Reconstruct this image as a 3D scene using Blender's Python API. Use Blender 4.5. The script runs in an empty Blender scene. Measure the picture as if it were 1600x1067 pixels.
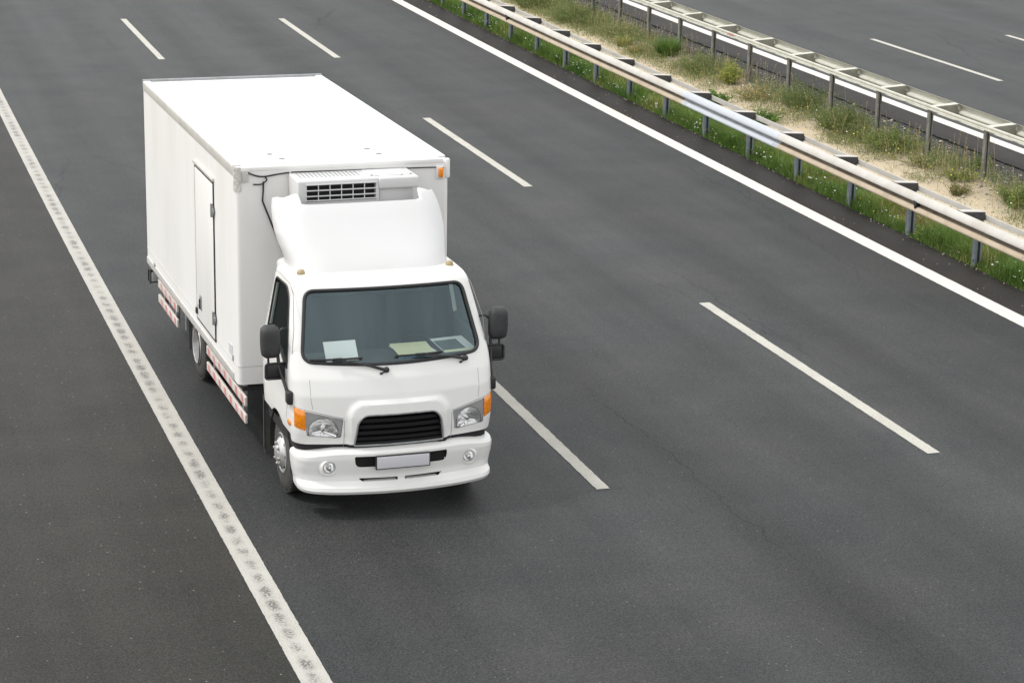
import bpy, bmesh, math, random
from math import sin, cos, pi, radians, sqrt, floor
from mathutils import Vector, Matrix, noise

random.seed(7)
scene = bpy.context.scene
COL = scene.collection

# ------------------------------------------------------------------ camera
cam_d = bpy.data.cameras.new("camera")
cam = bpy.data.objects.new("camera", cam_d)
COL.objects.link(cam)
CAM_H, PITCH, YAW, ROLL = 7.4295, 0.2698, 0.3188, 0.0173
fw = Vector((sin(YAW)*cos(PITCH), cos(YAW)*cos(PITCH), -sin(PITCH)))
rt = Vector((cos(YAW), -sin(YAW), 0.0))
up = rt.cross(fw)
r2 = rt*cos(ROLL) + up*sin(ROLL)
u2 = -rt*sin(ROLL) + up*cos(ROLL)
cam.matrix_world = Matrix(((r2.x, u2.x, -fw.x, 0.0), (r2.y, u2.y, -fw.y, 0.0), (r2.z, u2.z, -fw.z, CAM_H), (0, 0, 0, 1)))
cam_d.sensor_fit = 'HORIZONTAL'
cam_d.sensor_width = 36.0
cam_d.lens = 36.0*3611.95/1600.0
cam_d.clip_start = 0.1
cam_d.clip_end = 5000.0
scene.camera = cam

# ------------------------------------------------------------------ light: bright overcast, veiled sun from behind left of the truck
SUN_EL, SUN_DIR = radians(55.0), Vector((-0.92, 0.38, 0)).normalized()
world = bpy.data.worlds.new("World")
scene.world = world
world.use_nodes = True
wn, wl = world.node_tree.nodes, world.node_tree.links
bg = wn["Background"]
sky = wn.new("ShaderNodeTexSky")
sky.sky_type = 'NISHITA'
sky.sun_disc = False
sky.sun_elevation = SUN_EL
sky.sun_rotation = math.atan2(SUN_DIR.x, SUN_DIR.y)
sky.air_density = 1.0
sky.dust_density = 4.0
sky.ozone_density = 1.0
hs = wn.new("ShaderNodeHueSaturation")
hs.inputs["Saturation"].default_value = 0.12
wl.new(sky.outputs[0], hs.inputs["Color"])
# overcast: the sky colour is mostly levelled out by an even cloud layer
cloud = wn.new("ShaderNodeMix"); cloud.data_type = 'RGBA'
cloud.inputs["Factor"].default_value = 0.62
tcw = wn.new("ShaderNodeTexCoord")
sxw = wn.new("ShaderNodeSeparateXYZ"); wl.new(tcw.outputs["Generated"], sxw.inputs[0])
grad = wn.new("ShaderNodeMapRange")
grad.inputs[1].default_value = 0.0; grad.inputs[2].default_value = 1.0
grad.inputs[3].default_value = 1.22; grad.inputs[4].default_value = 0.74
wl.new(sxw.outputs[2], grad.inputs[0])
cn = wn.new("ShaderNodeTexNoise"); cn.inputs["Scale"].default_value = 2.6; cn.inputs["Detail"].default_value = 5
cn.inputs["Roughness"].default_value = .55
cmap = wn.new("ShaderNodeMapping"); cmap.inputs["Scale"].default_value = (1, 1, 2.2)
wl.new(tcw.outputs["Generated"], cmap.inputs[0]); wl.new(cmap.outputs[0], cn.inputs["Vector"])
cr = wn.new("ShaderNodeMapRange"); cr.inputs[1].default_value = .32; cr.inputs[2].default_value = .68
cr.inputs[3].default_value = .72; cr.inputs[4].default_value = 1.28
wl.new(cn.outputs[0], cr.inputs[0])
cm = wn.new("ShaderNodeMath"); cm.operation = 'MULTIPLY'
wl.new(grad.outputs[0], cm.inputs[0]); wl.new(cr.outputs[0], cm.inputs[1])
cs_ = wn.new("ShaderNodeVectorMath"); cs_.operation = 'SCALE'
cs_.inputs[0].default_value = (8.5, 8.58, 8.65)
wl.new(cm.outputs[0], cs_.inputs["Scale"])
wl.new(cs_.outputs[0], cloud.inputs["B"])
wl.new(hs.outputs[0], cloud.inputs["A"])
wl.new(cloud.outputs["Result"], bg.inputs["Color"])
bg.inputs["Strength"].default_value = 0.15
sun_d = bpy.data.lights.new("sun", 'SUN')
sun_d.energy = 1.3
sun_d.angle = radians(7.0)
sun_d.color = (1.0, 0.97, 0.92)
sun = bpy.data.objects.new("sun", sun_d)
COL.objects.link(sun)
to_sun = Vector((SUN_DIR.x*cos(SUN_EL), SUN_DIR.y*cos(SUN_EL), sin(SUN_EL)))
sun.rotation_euler = to_sun.to_track_quat('Z', 'Y').to_euler()
sun.location = (0, 0, 60)
scene.view_settings.view_transform = 'Standard'
scene.view_settings.look = 'None'
scene.view_settings.gamma = 1.0
scene.view_settings.exposure = 0.43
scene.render.engine = 'CYCLES'
scene.cycles.max_bounces = 8
scene.cycles.transparent_max_bounces = 12

# ------------------------------------------------------------------ helpers
def link(o, parent=None):
    COL.objects.link(o)
    if parent is not None:
        o.parent = parent
    return o

def tag(o, label=None, cat=None, group=None, kind=None):
    if label: o["label"] = label
    if cat: o["category"] = cat
    if group: o["group"] = group
    if kind: o["kind"] = kind
    return o

def empty(name, loc=(0, 0, 0), rz=0.0):
    o = bpy.data.objects.new(name, None)
    o.location = loc
    o.rotation_euler = (0, 0, rz)
    o.empty_display_size = 0.2
    return link(o)

class MB:
    """collects faces of several simple shapes into one mesh"""
    def __init__(s):
        s.v, s.f, s.m, s.uv = [], [], [], None
    def add(s, vs, fs, mi=0):
        b = len(s.v)
        s.v += [tuple(p) for p in vs]
        for f in fs:
            s.f.append(tuple(i+b for i in f)); s.m.append(mi)
    def quad(s, a, b, c, d, mi=0):
        s.add([a, b, c, d], [(0, 1, 2, 3)], mi)
    def box(s, c, d, mi=0, rot=None, bev=0.0):
        if bev > 0:
            bm = bmesh.new()
            bmesh.ops.create_cube(bm, size=1.0)
            for v in bm.verts:
                v.co = Vector((v.co.x*d[0], v.co.y*d[1], v.co.z*d[2]))
            bmesh.ops.bevel(bm, geom=bm.edges[:], offset=bev, segments=3, profile=0.5, affect='EDGES')
            bm.verts.index_update()
            vs = [v.co.copy() for v in bm.verts]
            fs = [[v.index for v in f.verts] for f in bm.faces]
            bm.free()
        else:
            x, y, z = d[0]/2, d[1]/2, d[2]/2
            vs = [Vector(p) for p in ((-x,-y,-z),(x,-y,-z),(x,y,-z),(-x,y,-z),(-x,-y,z),(x,-y,z),(x,y,z),(-x,y,z))]
            fs = [(0,3,2,1),(4,5,6,7),(0,1,5,4),(1,2,6,5),(2,3,7,6),(3,0,4,7)]
        if rot is not None:
            R = rot if isinstance(rot, Matrix) else Matrix.Rotation(rot, 3, 'Z')
            vs = [R @ v for v in vs]
        c = Vector(c)
        s.add([v + c for v in vs], fs, mi)
    def tube(s, path, r, n=8, mi=0, caps=True, closed=False, flat=1.0, nrm=None):
        P = [Vector(p) for p in path]
        k = len(P)
        rings = []
        prev = None
        for i in range(k):
            if closed:
                t = (P[(i+1) % k]-P[i-1])
            else:
                t = P[min(i+1, k-1)]-P[max(i-1, 0)]
            t = t.normalized() if t.length > 1e-9 else Vector((0, 0, 1))
            if nrm is not None:
                a = Vector(nrm[i])
            else:
                a = prev if prev is not None else (Vector((0, 0, 1)) if abs(t.z) < .9 else Vector((1, 0, 0)))
            a = (a - t*a.dot(t)).normalized()
            prev = a
            b = t.cross(a)
            rr = r[i] if isinstance(r, (list, tuple)) else r
            rings.append([P[i] + a*(rr*flat*cos(2*pi*j/n)) + b*(rr*sin(2*pi*j/n)) for j in range(n)])
        vs = [p for ring in rings for p in ring]
        fs = []
        lim = k if closed else k-1
        for i in range(lim):
            i2 = (i+1) % k
            for j in range(n):
                j2 = (j+1) % n
                fs.append((i*n+j, i*n+j2, i2*n+j2, i2*n+j))
        if caps and not closed:
            fs.append(tuple(reversed(range(n))))
            fs.append(tuple((k-1)*n+j for j in range(n)))
        s.add(vs, fs, mi)
    def lathe(s, prof, o, ax='x', n=40, mi=0, sgn=1):
        """prof: (axial, radius[, mat])"""
        vs, fs = [], []
        o = Vector(o)
        k = len(prof)
        for pr in prof:
            a, r = pr[0]*sgn, pr[1]
            for j in range(n):
                th = 2*pi*j/n
                if ax == 'x': p = Vector((a, r*cos(th), r*sin(th)))
                elif ax == 'y': p = Vector((r*cos(th), a, r*sin(th)))
                else: p = Vector((r*cos(th), r*sin(th), a))
                vs.append(o+p)
        b = len(s.v)
        s.v += [tuple(p) for p in vs]
        for i in range(k-1):
            m = prof[i][2] if len(prof[i]) > 2 else mi
            for j in range(n):
                j2 = (j+1) % n
                s.f.append((b+i*n+j, b+i*n+j2, b+(i+1)*n+j2, b+(i+1)*n+j)); s.m.append(m)
    def loft(s, secs, closed=True, cap0=False, cap1=False, mi=0):
        n = len(secs[0])
        vs = [p for sec in secs for p in sec]
        fs = []
        for i in range(len(secs)-1):
            for j in range(n if closed else n-1):
                j2 = (j+1) % n
                fs.append((i*n+j, i*n+j2, (i+1)*n+j2, (i+1)*n+j))
        if cap0: fs.append(tuple(reversed(range(n))))
        if cap1: fs.append(tuple((len(secs)-1)*n+j for j in range(n)))
        s.add(vs, fs, mi)
    def prism(s, poly, fn0, fn1, mi=0):
        a = [Vector(fn0(p)) for p in poly]; b = [Vector(fn1(p)) for p in poly]
        s.loft([a, b], True, True, True, mi)
    def build(s, name, mats, parent=None, smooth=None, fix=True, loc=None):
        me = bpy.data.meshes.new(name)
        me.from_pydata(s.v, [], s.f)
        if not isinstance(mats, (list, tuple)): mats = [mats]
        for m in mats: me.materials.append(m)
        me.polygons.foreach_set("material_index", [min(i, len(mats)-1) for i in s.m])
        if fix:
            bm = bmesh.new(); bm.from_mesh(me)
            bmesh.ops.recalc_face_normals(bm, faces=bm.faces[:])
            bm.to_mesh(me); bm.free()
        if smooth is not None:
            me.polygons.foreach_set("use_smooth", [True]*len(me.polygons))
            if smooth < 179:
                me.set_sharp_from_angle(angle=radians(smooth))
        if s.uv is not None:
            ul = me.uv_layers.new(name="road")
            for lp in me.loops:
                ul.data[lp.index].uv = s.uv[lp.vertex_index]
        me.update()
        o = bpy.data.objects.new(name, me)
        if loc is not None: o.location = loc
        return link(o, parent)

def boolean(o, cutters):
    """apply difference with every cutter (temporary meshes)"""
    for c in cutters:
        m = o.modifiers.new("cut", 'BOOLEAN')
        m.operation = 'DIFFERENCE'; m.solver = 'EXACT'; m.object = c
    bpy.context.view_layer.update()
    dg = bpy.context.evaluated_depsgraph_get()
    me = bpy.data.meshes.new_from_object(o.evaluated_get(dg))
    old = o.data
    o.modifiers.clear()
    o.data = me
    me.name = old.name
    bpy.data.meshes.remove(old)
    for c in cutters:
        d = c.data
        bpy.data.objects.remove(c); bpy.data.meshes.remove(d)
    return o

def smooth(o, ang=32):
    o.data.polygons.foreach_set("use_smooth", [True]*len(o.data.polygons))
    o.data.set_sharp_from_angle(angle=radians(ang))

def interp(tab, z):
    if z <= tab[0][0]: return tab[0][1:]
    for a, b in zip(tab, tab[1:]):
        if z <= b[0]:
            t = (z-a[0])/(b[0]-a[0])
            return tuple(x+(y-x)*t for x, y in zip(a[1:], b[1:]))
    return tab[-1][1:]

def sst(a, b, x):
    t = max(0.0, min(1.0, (x-a)/(b-a)))
    return t*t*(3-2*t)

def round_poly(pts, r, n=6):
    """2-D polygon with rounded corners; r one radius or one per corner"""
    out = []
    k = len(pts)
    for i in range(k):
        p0, p1, p2 = Vector(pts[i-1]), Vector(pts[i]), Vector(pts[(i+1) % k])
        rr = r[i] if isinstance(r, (list, tuple)) else r
        d0, d1 = (p0-p1), (p2-p1)
        l = min(rr, d0.length*.48, d1.length*.48)
        a, b = p1+d0.normalized()*l, p1+d1.normalized()*l
        for j in range(n+1):
            t = j/n
            out.append(tuple((1-t)**2*a + 2*t*(1-t)*p1 + t*t*b))
    return out

def resample(poly, step):
    out = []
    k = len(poly)
    for i in range(k):
        a, b = Vector(poly[i]), Vector(poly[(i+1) % k])
        n = max(1, int((b-a).length/step))
        for j in range(n):
            out.append(tuple(a+(b-a)*(j/n)))
    return out

# ------------------------------------------------------------------ materials
def new_mat(name):
    m = bpy.data.materials.new(name); m.use_nodes = True
    nt = m.node_tree
    return m, nt.nodes, nt.links, nt.nodes["Principled BSDF"]

def pmat(name, col, rough=.5, metal=0.0, spec=.5, var=0.0, vscale=6.0, col2=None, bump=0.0, bscale=40.0, coat=0.0, stretch=(1, 1, 1)):
    """plain surface with noise mottling towards col2 and optional bump"""
    m, n, l, b = new_mat(name)
    b.inputs["Roughness"].default_value = rough
    b.inputs["Metallic"].default_value = metal
    b.inputs["Specular IOR Level"].default_value = spec
    b.inputs["Coat Weight"].default_value = coat
    b.inputs["Coat Roughness"].default_value = .08
    tc = n.new("ShaderNodeTexCoord")
    mp = n.new("ShaderNodeMapping"); mp.inputs["Scale"].default_value = stretch
    l.new(tc.outputs["Object"], mp.inputs[0])
    if col2 is not None:
        no = n.new("ShaderNodeTexNoise"); no.inputs["Scale"].default_value = vscale
        no.inputs["Detail"].default_value = 6; no.inputs["Roughness"].default_value = .62
        rp = n.new("ShaderNodeValToRGB")
        rp.color_ramp.elements[0].position = .42 - .0; rp.color_ramp.elements[1].position = .72
        rp.color_ramp.elements[0].color = (*col, 1); rp.color_ramp.elements[1].color = (*col2, 1)
        l.new(mp.outputs[0], no.inputs["Vector"]); l.new(no.outputs[0], rp.inputs[0])
        l.new(rp.outputs[0], b.inputs["Base Color"])
    else:
        b.inputs["Base Color"].default_value = (*col, 1)
    if bump > 0:
        nb = n.new("ShaderNodeTexNoise"); nb.inputs["Scale"].default_value = bscale; nb.inputs["Detail"].default_value = 4
        bp = n.new("ShaderNodeBump"); bp.inputs["Strength"].default_value = bump; bp.inputs["Distance"].default_value = .01
        l.new(mp.outputs[0], nb.inputs["Vector"]); l.new(nb.outputs[0], bp.inputs["Height"])
        l.new(bp.outputs[0], b.inputs["Normal"])
    return m

def glass_mat(name, tint, gloss=(1, 1, 1), f0=.06, rough=.02):
    m, n, l, b = new_mat(name)
    n.remove(b)
    out = n["Material Output"]
    tr = n.new("ShaderNodeBsdfTransparent"); tr.inputs[0].default_value = (*tint, 1)
    gl = n.new("ShaderNodeBsdfGlossy"); gl.inputs["Color"].default_value = (*gloss, 1); gl.inputs["Roughness"].default_value = rough
    fr = n.new("ShaderNodeLayerWeight"); fr.inputs["Blend"].default_value = .12
    ma = n.new("ShaderNodeMath"); ma.operation = 'ADD'; ma.inputs[1].default_value = f0; ma.use_clamp = True
    mx = n.new("ShaderNodeMixShader")
    l.new(fr.outputs["Fresnel"], ma.inputs[0])
    l.new(ma.outputs[0], mx.inputs[0]); l.new(tr.outputs[0], mx.inputs[1]); l.new(gl.outputs[0], mx.inputs[2])
    l.new(mx.outputs[0], out.inputs[0])
    return m

def asphalt_mat(name, base, warm, lanes=True, speck=.5, grain=1.0, spec=.17):
    """asphalt: stone grain, blotches, wheel-path polish; UV 'road' holds (lateral metres, metres along)"""
    m, n, l, b = new_mat(name)
    b.inputs["Roughness"].default_value = .58
    b.inputs["Specular IOR Level"].default_value = .17
    uv = n.new("ShaderNodeUVMap"); uv.uv_map = "road"
    def noise_n(scale, detail, rough, sc=(1, 1, 1)):
        mp = n.new("ShaderNodeMapping"); mp.inputs["Scale"].default_value = sc
        no = n.new("ShaderNodeTexNoise"); no.inputs["Scale"].default_value = scale
        no.inputs["Detail"].default_value = detail; no.inputs["Roughness"].default_value = rough
        l.new(uv.outputs[0], mp.inputs[0]); l.new(mp.outputs[0], no.inputs["Vector"])
        return no.outputs[0]
    def mrange(v, a, bb, c, d):
        r = n.new("ShaderNodeMapRange"); r.inputs[1].default_value = a; r.inputs[2].default_value = bb
        r.inputs[3].default_value = c; r.inputs[4].default_value = d
        l.new(v, r.inputs[0]); return r.outputs[0]
    def mul(a, bb):
        x = n.new("ShaderNodeMath"); x.operation = 'MULTIPLY'
        l.new(a, x.inputs[0]); l.new(bb, x.inputs[1]); return x.outputs[0]
    g = mrange(noise_n(46, 4, .85), .36, .64, 1-.8*grain, 1+.8*grain)
    g2 = mrange(noise_n(14, 3, .7), .3, .7, 1-.2*grain, 1+.2*grain)
    blot = mrange(noise_n(.9, 5, .6), .3, .7, .90, 1.10)
    streak = mrange(noise_n(1.0, 4, .55, (2.2, .09, 1)), .3, .7, .92, 1.08)
    band = mul(blot, streak)
    if lanes:
        sx = n.new("ShaderNodeSeparateXYZ"); l.new(uv.outputs[0], sx.inputs[0])
        ph = n.new("ShaderNodeMath"); ph.operation = 'MULTIPLY_ADD'
        ph.inputs[1].default_value = 2*pi/1.86; ph.inputs[2].default_value = -2*pi*3.77/1.86
        l.new(sx.outputs[0], ph.inputs[0])
        cs = n.new("ShaderNodeMath"); cs.operation = 'COSINE'; l.new(ph.outputs[0], cs.inputs[0])
        band = mul(band, mrange(cs.outputs[0], -1, 1, .93, 1.07))
        # long worn paths that differ from lane to lane
        band = mul(band, mrange(noise_n(.75, 3, .55, (1, .02, 1)), .35, .65, .88, 1.12))
        # hairline cracks and a few sealed joints running along the lanes
        mpc = n.new("ShaderNodeMapping"); mpc.inputs["Scale"].default_value = (1, .13, 1)
        nw = n.new("ShaderNodeTexNoise"); nw.inputs["Scale"].default_value = 1.7; nw.inputs["Detail"].default_value = 4
        l.new(uv.outputs[0], nw.inputs["Vector"])
        wv = n.new("ShaderNodeVectorMath"); wv.operation = 'MULTIPLY_ADD'
        wv.inputs[1].default_value = (.5, .5, 0); l.new(nw.outputs["Color"], wv.inputs[0]); l.new(uv.outputs[0], wv.inputs[2])
        l.new(wv.outputs[0], mpc.inputs[0])
        vc = n.new("ShaderNodeTexVoronoi"); vc.feature = 'DISTANCE_TO_EDGE'; vc.inputs["Scale"].default_value = .36
        l.new(mpc.outputs[0], vc.inputs["Vector"])
        ck = mrange(vc.outputs["Distance"], .0, .006, .72, 1.0)
        msk = mrange(noise_n(.16, 2, .5), .50, .60, 0, 1)
        mk = n.new("ShaderNodeMix"); mk.data_type = 'FLOAT'
        l.new(msk, mk.inputs["Factor"]); mk.inputs["A"].default_value = 1.0; l.new(ck, mk.inputs["B"])
        band = mul(band, mk.outputs["Result"])
    f = mul(mul(g, g2), band)
    sp_ = n.new("ShaderNodeMath"); sp_.operation = 'MULTIPLY'; sp_.inputs[1].default_value = spec
    l.new(band, sp_.inputs[0]); l.new(sp_.outputs[0], b.inputs["Specular IOR Level"])
    rgb = n.new("ShaderNodeMix"); rgb.data_type = 'RGBA'
    rgb.inputs["A"].default_value = (*base, 1); rgb.inputs["B"].default_value = (*warm, 1)
    l.new(mrange(noise_n(.45, 4, .6), .35, .65, 0, 1), rgb.inputs["Factor"])
    sc = n.new("ShaderNodeVectorMath"); sc.operation = 'SCALE'
    l.new(rgb.outputs["Result"], sc.inputs[0]); l.new(f, sc.inputs["Scale"])
    # pale stones in the binder
    vo = n.new("ShaderNodeTexVoronoi"); vo.inputs["Scale"].default_value = 34
    l.new(uv.outputs[0], vo.inputs["Vector"])
    wn_ = n.new("ShaderNodeSeparateColor"); l.new(vo.outputs["Color"], wn_.inputs[0])
    keep = mrange(wn_.outputs[0], .985, .992, 0, 1)
    near = mrange(vo.outputs["Distance"], .18, .34, speck, 0)
    mx = n.new("ShaderNodeMix"); mx.data_type = 'RGBA'
    l.new(mul(keep, near), mx.inputs["Factor"]); l.new(sc.outputs[0], mx.inputs["A"])
    mx.inputs["B"].default_value = (.26, .25, .23, 1)
    l.new(mx.outputs["Result"], b.inputs["Base Color"])
    bp = n.new("ShaderNodeBump"); bp.inputs["Strength"].default_value = .5; bp.inputs["Distance"].default_value = .006
    l.new(noise_n(70, 4, .75), bp.inputs["Height"]); l.new(bp.outputs[0], b.inputs["Normal"])
    return m

def paint_mat(name, col, worn, wear=.5, rumble=0.0, u0=0.0):
    """road paint worn through to the asphalt; optional row of rumble grooves full of dirt"""
    m, n, l, b = new_mat(name)
    b.inputs["Roughness"].default_value = .7
    uv = n.new("ShaderNodeUVMap"); uv.uv_map = "road"
    def no(scale, det):
        x = n.new("ShaderNodeTexNoise"); x.inputs["Scale"].default_value = scale; x.inputs["Detail"].default_value = det
        x.inputs["Roughness"].default_value = .7
        l.new(uv.outputs[0], x.inputs["Vector"]); return x.outputs[0]
    def mr(v, a, bb, c, d):
        r = n.new("ShaderNodeMapRange"); r.inputs[1].default_value = a; r.inputs[2].default_value = bb
        r.inputs[3].default_value = c; r.inputs[4].default_value = d
        r.interpolation_type = 'SMOOTHSTEP'
        l.new(v, r.inputs[0]); return r.outputs[0]
    def mth(op, a, bb=None, k=None):
        x = n.new("ShaderNodeMath"); x.operation = op
        l.new(a, x.inputs[0])
        if bb is not None: l.new(bb, x.inputs[1])
        if k is not None: x.inputs[1].default_value = k
        return x.outputs[0]
    fac = mth('MULTIPLY', mr(no(70, 4), .40, .68, 0, 1), mr(no(2.0, 4), .3, .7, .35*wear, wear))
    if rumble > 0:
        sx = n.new("ShaderNodeSeparateXYZ"); l.new(uv.outputs[0], sx.inputs[0])
        wob = mr(no(5, 2), .3, .7, -.2, .2)
        fr = mth('FRACT', mth('ADD', mth('DIVIDE', sx.outputs[1], k=.325), wob))
        dv = mth('ABSOLUTE', mth('SUBTRACT', fr, k=.5))
        du = mth('ABSOLUTE', mth('SUBTRACT', sx.outputs[0], k=u0))
        spot = mth('MULTIPLY', mr(dv, .02, .46, 1, 0), mr(du, .005, .085, 1, 0))
        spot = mth('ADD', mth('MULTIPLY', spot, k=rumble), mth('MULTIPLY', mr(du, .0, .10, 1, 0), k=rumble*.5))
        spot = mth('MULTIPLY', spot, mr(no(48, 3), .36, .64, .15, 1.3))
        spot = mth('MULTIPLY', spot, mr(no(1.3, 3), .35, .65, .45, 1.2))
        fac = mth('MAXIMUM', fac, spot)
    mx = n.new("ShaderNodeMix"); mx.data_type = 'RGBA'; mx.clamp_factor = True
    mx.inputs["A"].default_value = (*col, 1); mx.inputs["B"].default_value = (*worn, 1)
    l.new(fac, mx.inputs["Factor"])
    l.new(mx.outputs["Result"], b.inputs["Base Color"])
    return m

WHITE = (.77, .765, .745)
M = {}
M['white'] = pmat('cab_white_paint', WHITE, .34, spec=.5, coat=.35, col2=(.73, .72, .69), vscale=1.7)
M['lining'] = pmat('cabin_lining_grey', (.05, .053, .056), .8)
M['box'] = pmat('cargo_box_white', (.80, .795, .78), .42, col2=(.725, .715, .69), vscale=1.1, stretch=(1.0, 1.6, .35), bump=.06, bscale=1.6)
M['roof'] = pmat('cargo_roof_white', (.74, .74, .73), .5, col2=(.69, .685, .67), vscale=1.2)
M['fair'] = pmat('fairing_white', (.635, .635, .635), .38, coat=.22, col2=(.605, .605, .60), vscale=1.0)
M['seam'] = pmat('panel_gap_grey', (.22, .22, .215), .8)
M['trim'] = pmat('aluminium_trim', (.58, .57, .54), .45, metal=.25, col2=(.48, .47, .44), vscale=5)
M['black'] = pmat('black_plastic', (.018, .018, .019), .45, col2=(.03, .03, .03), vscale=8)
M['slat'] = pmat('grille_slat_black', (.006, .006, .007), .5, spec=.12)
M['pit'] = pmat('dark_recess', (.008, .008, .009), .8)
M['rubber'] = pmat('window_rubber', (.022, .022, .024), .6)
M['mirror'] = pmat('mirror_shell_grey', (.030, .031, .033), .66, col2=(.044, .044, .045), vscale=9, bump=.1, bscale=220)
M['tyre'] = pmat('tyre_rubber', (.035, .034, .033), .85, col2=(.075, .072, .066), vscale=9)
M['tyre_wall'] = pmat('dusty_sidewall', (.040, .039, .037), .85, col2=(.072, .069, .064), vscale=7)
M['rim'] = pmat('steel_rim_silver', (.55, .55, .54), .38, metal=.55, col2=(.36, .35, .33), vscale=9)
M['nut'] = pmat('wheel_nut_steel', (.32, .31, .30), .4, metal=.8)
M['chassis'] = pmat('chassis_black', (.014, .014, .014), .7, col2=(.035, .032, .028), vscale=5)
M['flap'] = pmat('mud_flap_rubber', (.06, .06, .058), .85, col2=(.10, .096, .09), vscale=5)
M['steel'] = pmat('grey_bracket_steel', (.33, .34, .35), .5, metal=.4, col2=(.22, .22, .22), vscale=8)
M['chrome'] = pmat('lamp_chrome', (.94, .94, .94), .12, metal=.95, bump=.5, bscale=22)
M['lampgrey'] = pmat('lamp_housing_grey', (.52, .52, .52), .38, metal=.25)
M['lens'] = glass_mat('clear_lens', (.95, .95, .95), f0=.13, rough=.06)
M['glass'] = glass_mat('tinted_windscreen', (.84, .89, .87), (.72, .93, 1.0), f0=.10)
M['sideglass'] = glass_mat('side_glass', (.50, .58, .54), (.8, .9, .88), f0=.03)
M['amber'] = pmat('amber_lens', (.86, .27, .008), .16, spec=.6, col2=(.62, .16, .004), vscale=28, coat=.5)
M['amberdull'] = pmat('faded_marker_lens', (.33, .25, .13), .5, col2=(.42, .35, .22), vscale=20)
M['plate'] = pmat('blank_plate', (.57, .565, .60), .45)
M['red'] = pmat('faded_red_reflective', (.56, .19, .20), .5, col2=(.60, .36, .35), vscale=10)
M['offwhite'] = pmat('dirty_white_reflective', (.62, .58, .53), .5, col2=(.52, .47, .42), vscale=9)
M['cable'] = pmat('black_cable', (.02, .018, .017), .6)
M['paper'] = pmat('white_paper', (.92, .94, .93), .8)
M['paperyel'] = pmat('yellow_paper', (.92, .93, .60), .8)
M['paperblue'] = pmat('blue_folder', (.22, .36, .50), .6)
M['papergrey'] = pmat('grey_folder', (.10, .14, .15), .5)
M['dash'] = pmat('dashboard_grey', (.06, .064, .066), .7, col2=(.045, .048, .05), vscale=7)
M['seat'] = pmat('seat_fabric', (.045, .05, .055), .9)
M['galv'] = pmat('weathered_galvanised', (.52, .50, .465), .85, spec=.2, col2=(.43, .405, .36), vscale=2.2)
M['galvfar'] = pmat('old_pale_galvanised', (.56, .555, .49), .85, spec=.2, col2=(.45, .44, .375), vscale=3.6)
M['galvdust'] = pmat('galvanised_with_road_dust', (.47, .395, .30), .88, spec=.15, col2=(.38, .305, .225), vscale=2.2)
M['valley'] = pmat('beam_valley_grime_and_shade', (.20, .165, .125), .9, spec=.15, col2=(.11, .09, .07), vscale=2.5)  # dirt plus the shade under the upper wave, painted into the colour
M['valleynew'] = pmat('new_beam_valley_shade', (.34, .35, .37), .8, spec=.2, col2=(.26, .27, .28), vscale=2.5)  # same valley shade painted as a darker tone on the new section
M['galvnew'] = pmat('new_galvanised', (.47, .495, .53), .65, spec=.25, col2=(.43, .46, .50), vscale=3)
M['post'] = pmat('galvanised_post', (.21, .24, .26), .6, metal=.1, col2=(.14, .165, .185), vscale=9)
M['postold'] = pmat('old_grey_post', (.20, .195, .175), .7, spec=.3, col2=(.12, .115, .10), vscale=8)
M['spacer'] = pmat('shaded_spacer_steel', (.085, .08, .078), .7, spec=.25, col2=(.05, .047, .045), vscale=14)  # cheeks painted dark for their shade; the top plate stays pale galvanised
M['cheek'] = pmat('far_shaded_spacer_steel', (.27, .265, .22), .75, spec=.25, col2=(.20, .195, .16), vscale=10)  # far cheeks likewise carry painted shade below the pale top plate
M['strap'] = pmat('strap_steel', (.40, .39, .36), .7, spec=.3, col2=(.25, .24, .22), vscale=6)
M['redpaint'] = pmat('red_spray_paint', (.50, .08, .06), .7)
M['ground'] = pmat('dry_earth', (.20, .16, .11), .95, col2=(.12, .12, .06), vscale=.4)
M['stone1'] = pmat('pale_stone', (.42, .38, .32), .9)
M['stone2'] = pmat('grey_stone', (.16, .15, .14), .9)
M['stone3'] = pmat('dark_stone', (.07, .068, .065), .9)

M['asphalt'] = asphalt_mat('motorway_asphalt', (.0318, .0336, .0346), (.0345, .0348, .0340))
M['shoulder'] = asphalt_mat('shoulder_asphalt', (.0285, .028, .0245), (.031, .029, .025), lanes=False, speck=.9, spec=.14)
M['margin'] = asphalt_mat('margin_asphalt', (.0215, .019, .017), (.0235, .0205, .018), lanes=False, speck=.55, grain=.8, spec=.09)
DIRT = (.11, .105, .095)
M['p_left'] = paint_mat('worn_white_line', (.46, .445, .405), DIRT, .7, rumble=.78, u0=3.765)
M['p_dash'] = paint_mat('worn_lane_dash', (.51, .495, .435), (.17, .165, .15), .85)
M['p_right'] = paint_mat('fresh_white_line', (.70, .665, .60), (.40, .375, .33), .55)

# ------------------------------------------------------------------ road
K = 0.000548
def RP(X, y, z=0.0):
    return (X + K*y*y/2, y, z)

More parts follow.
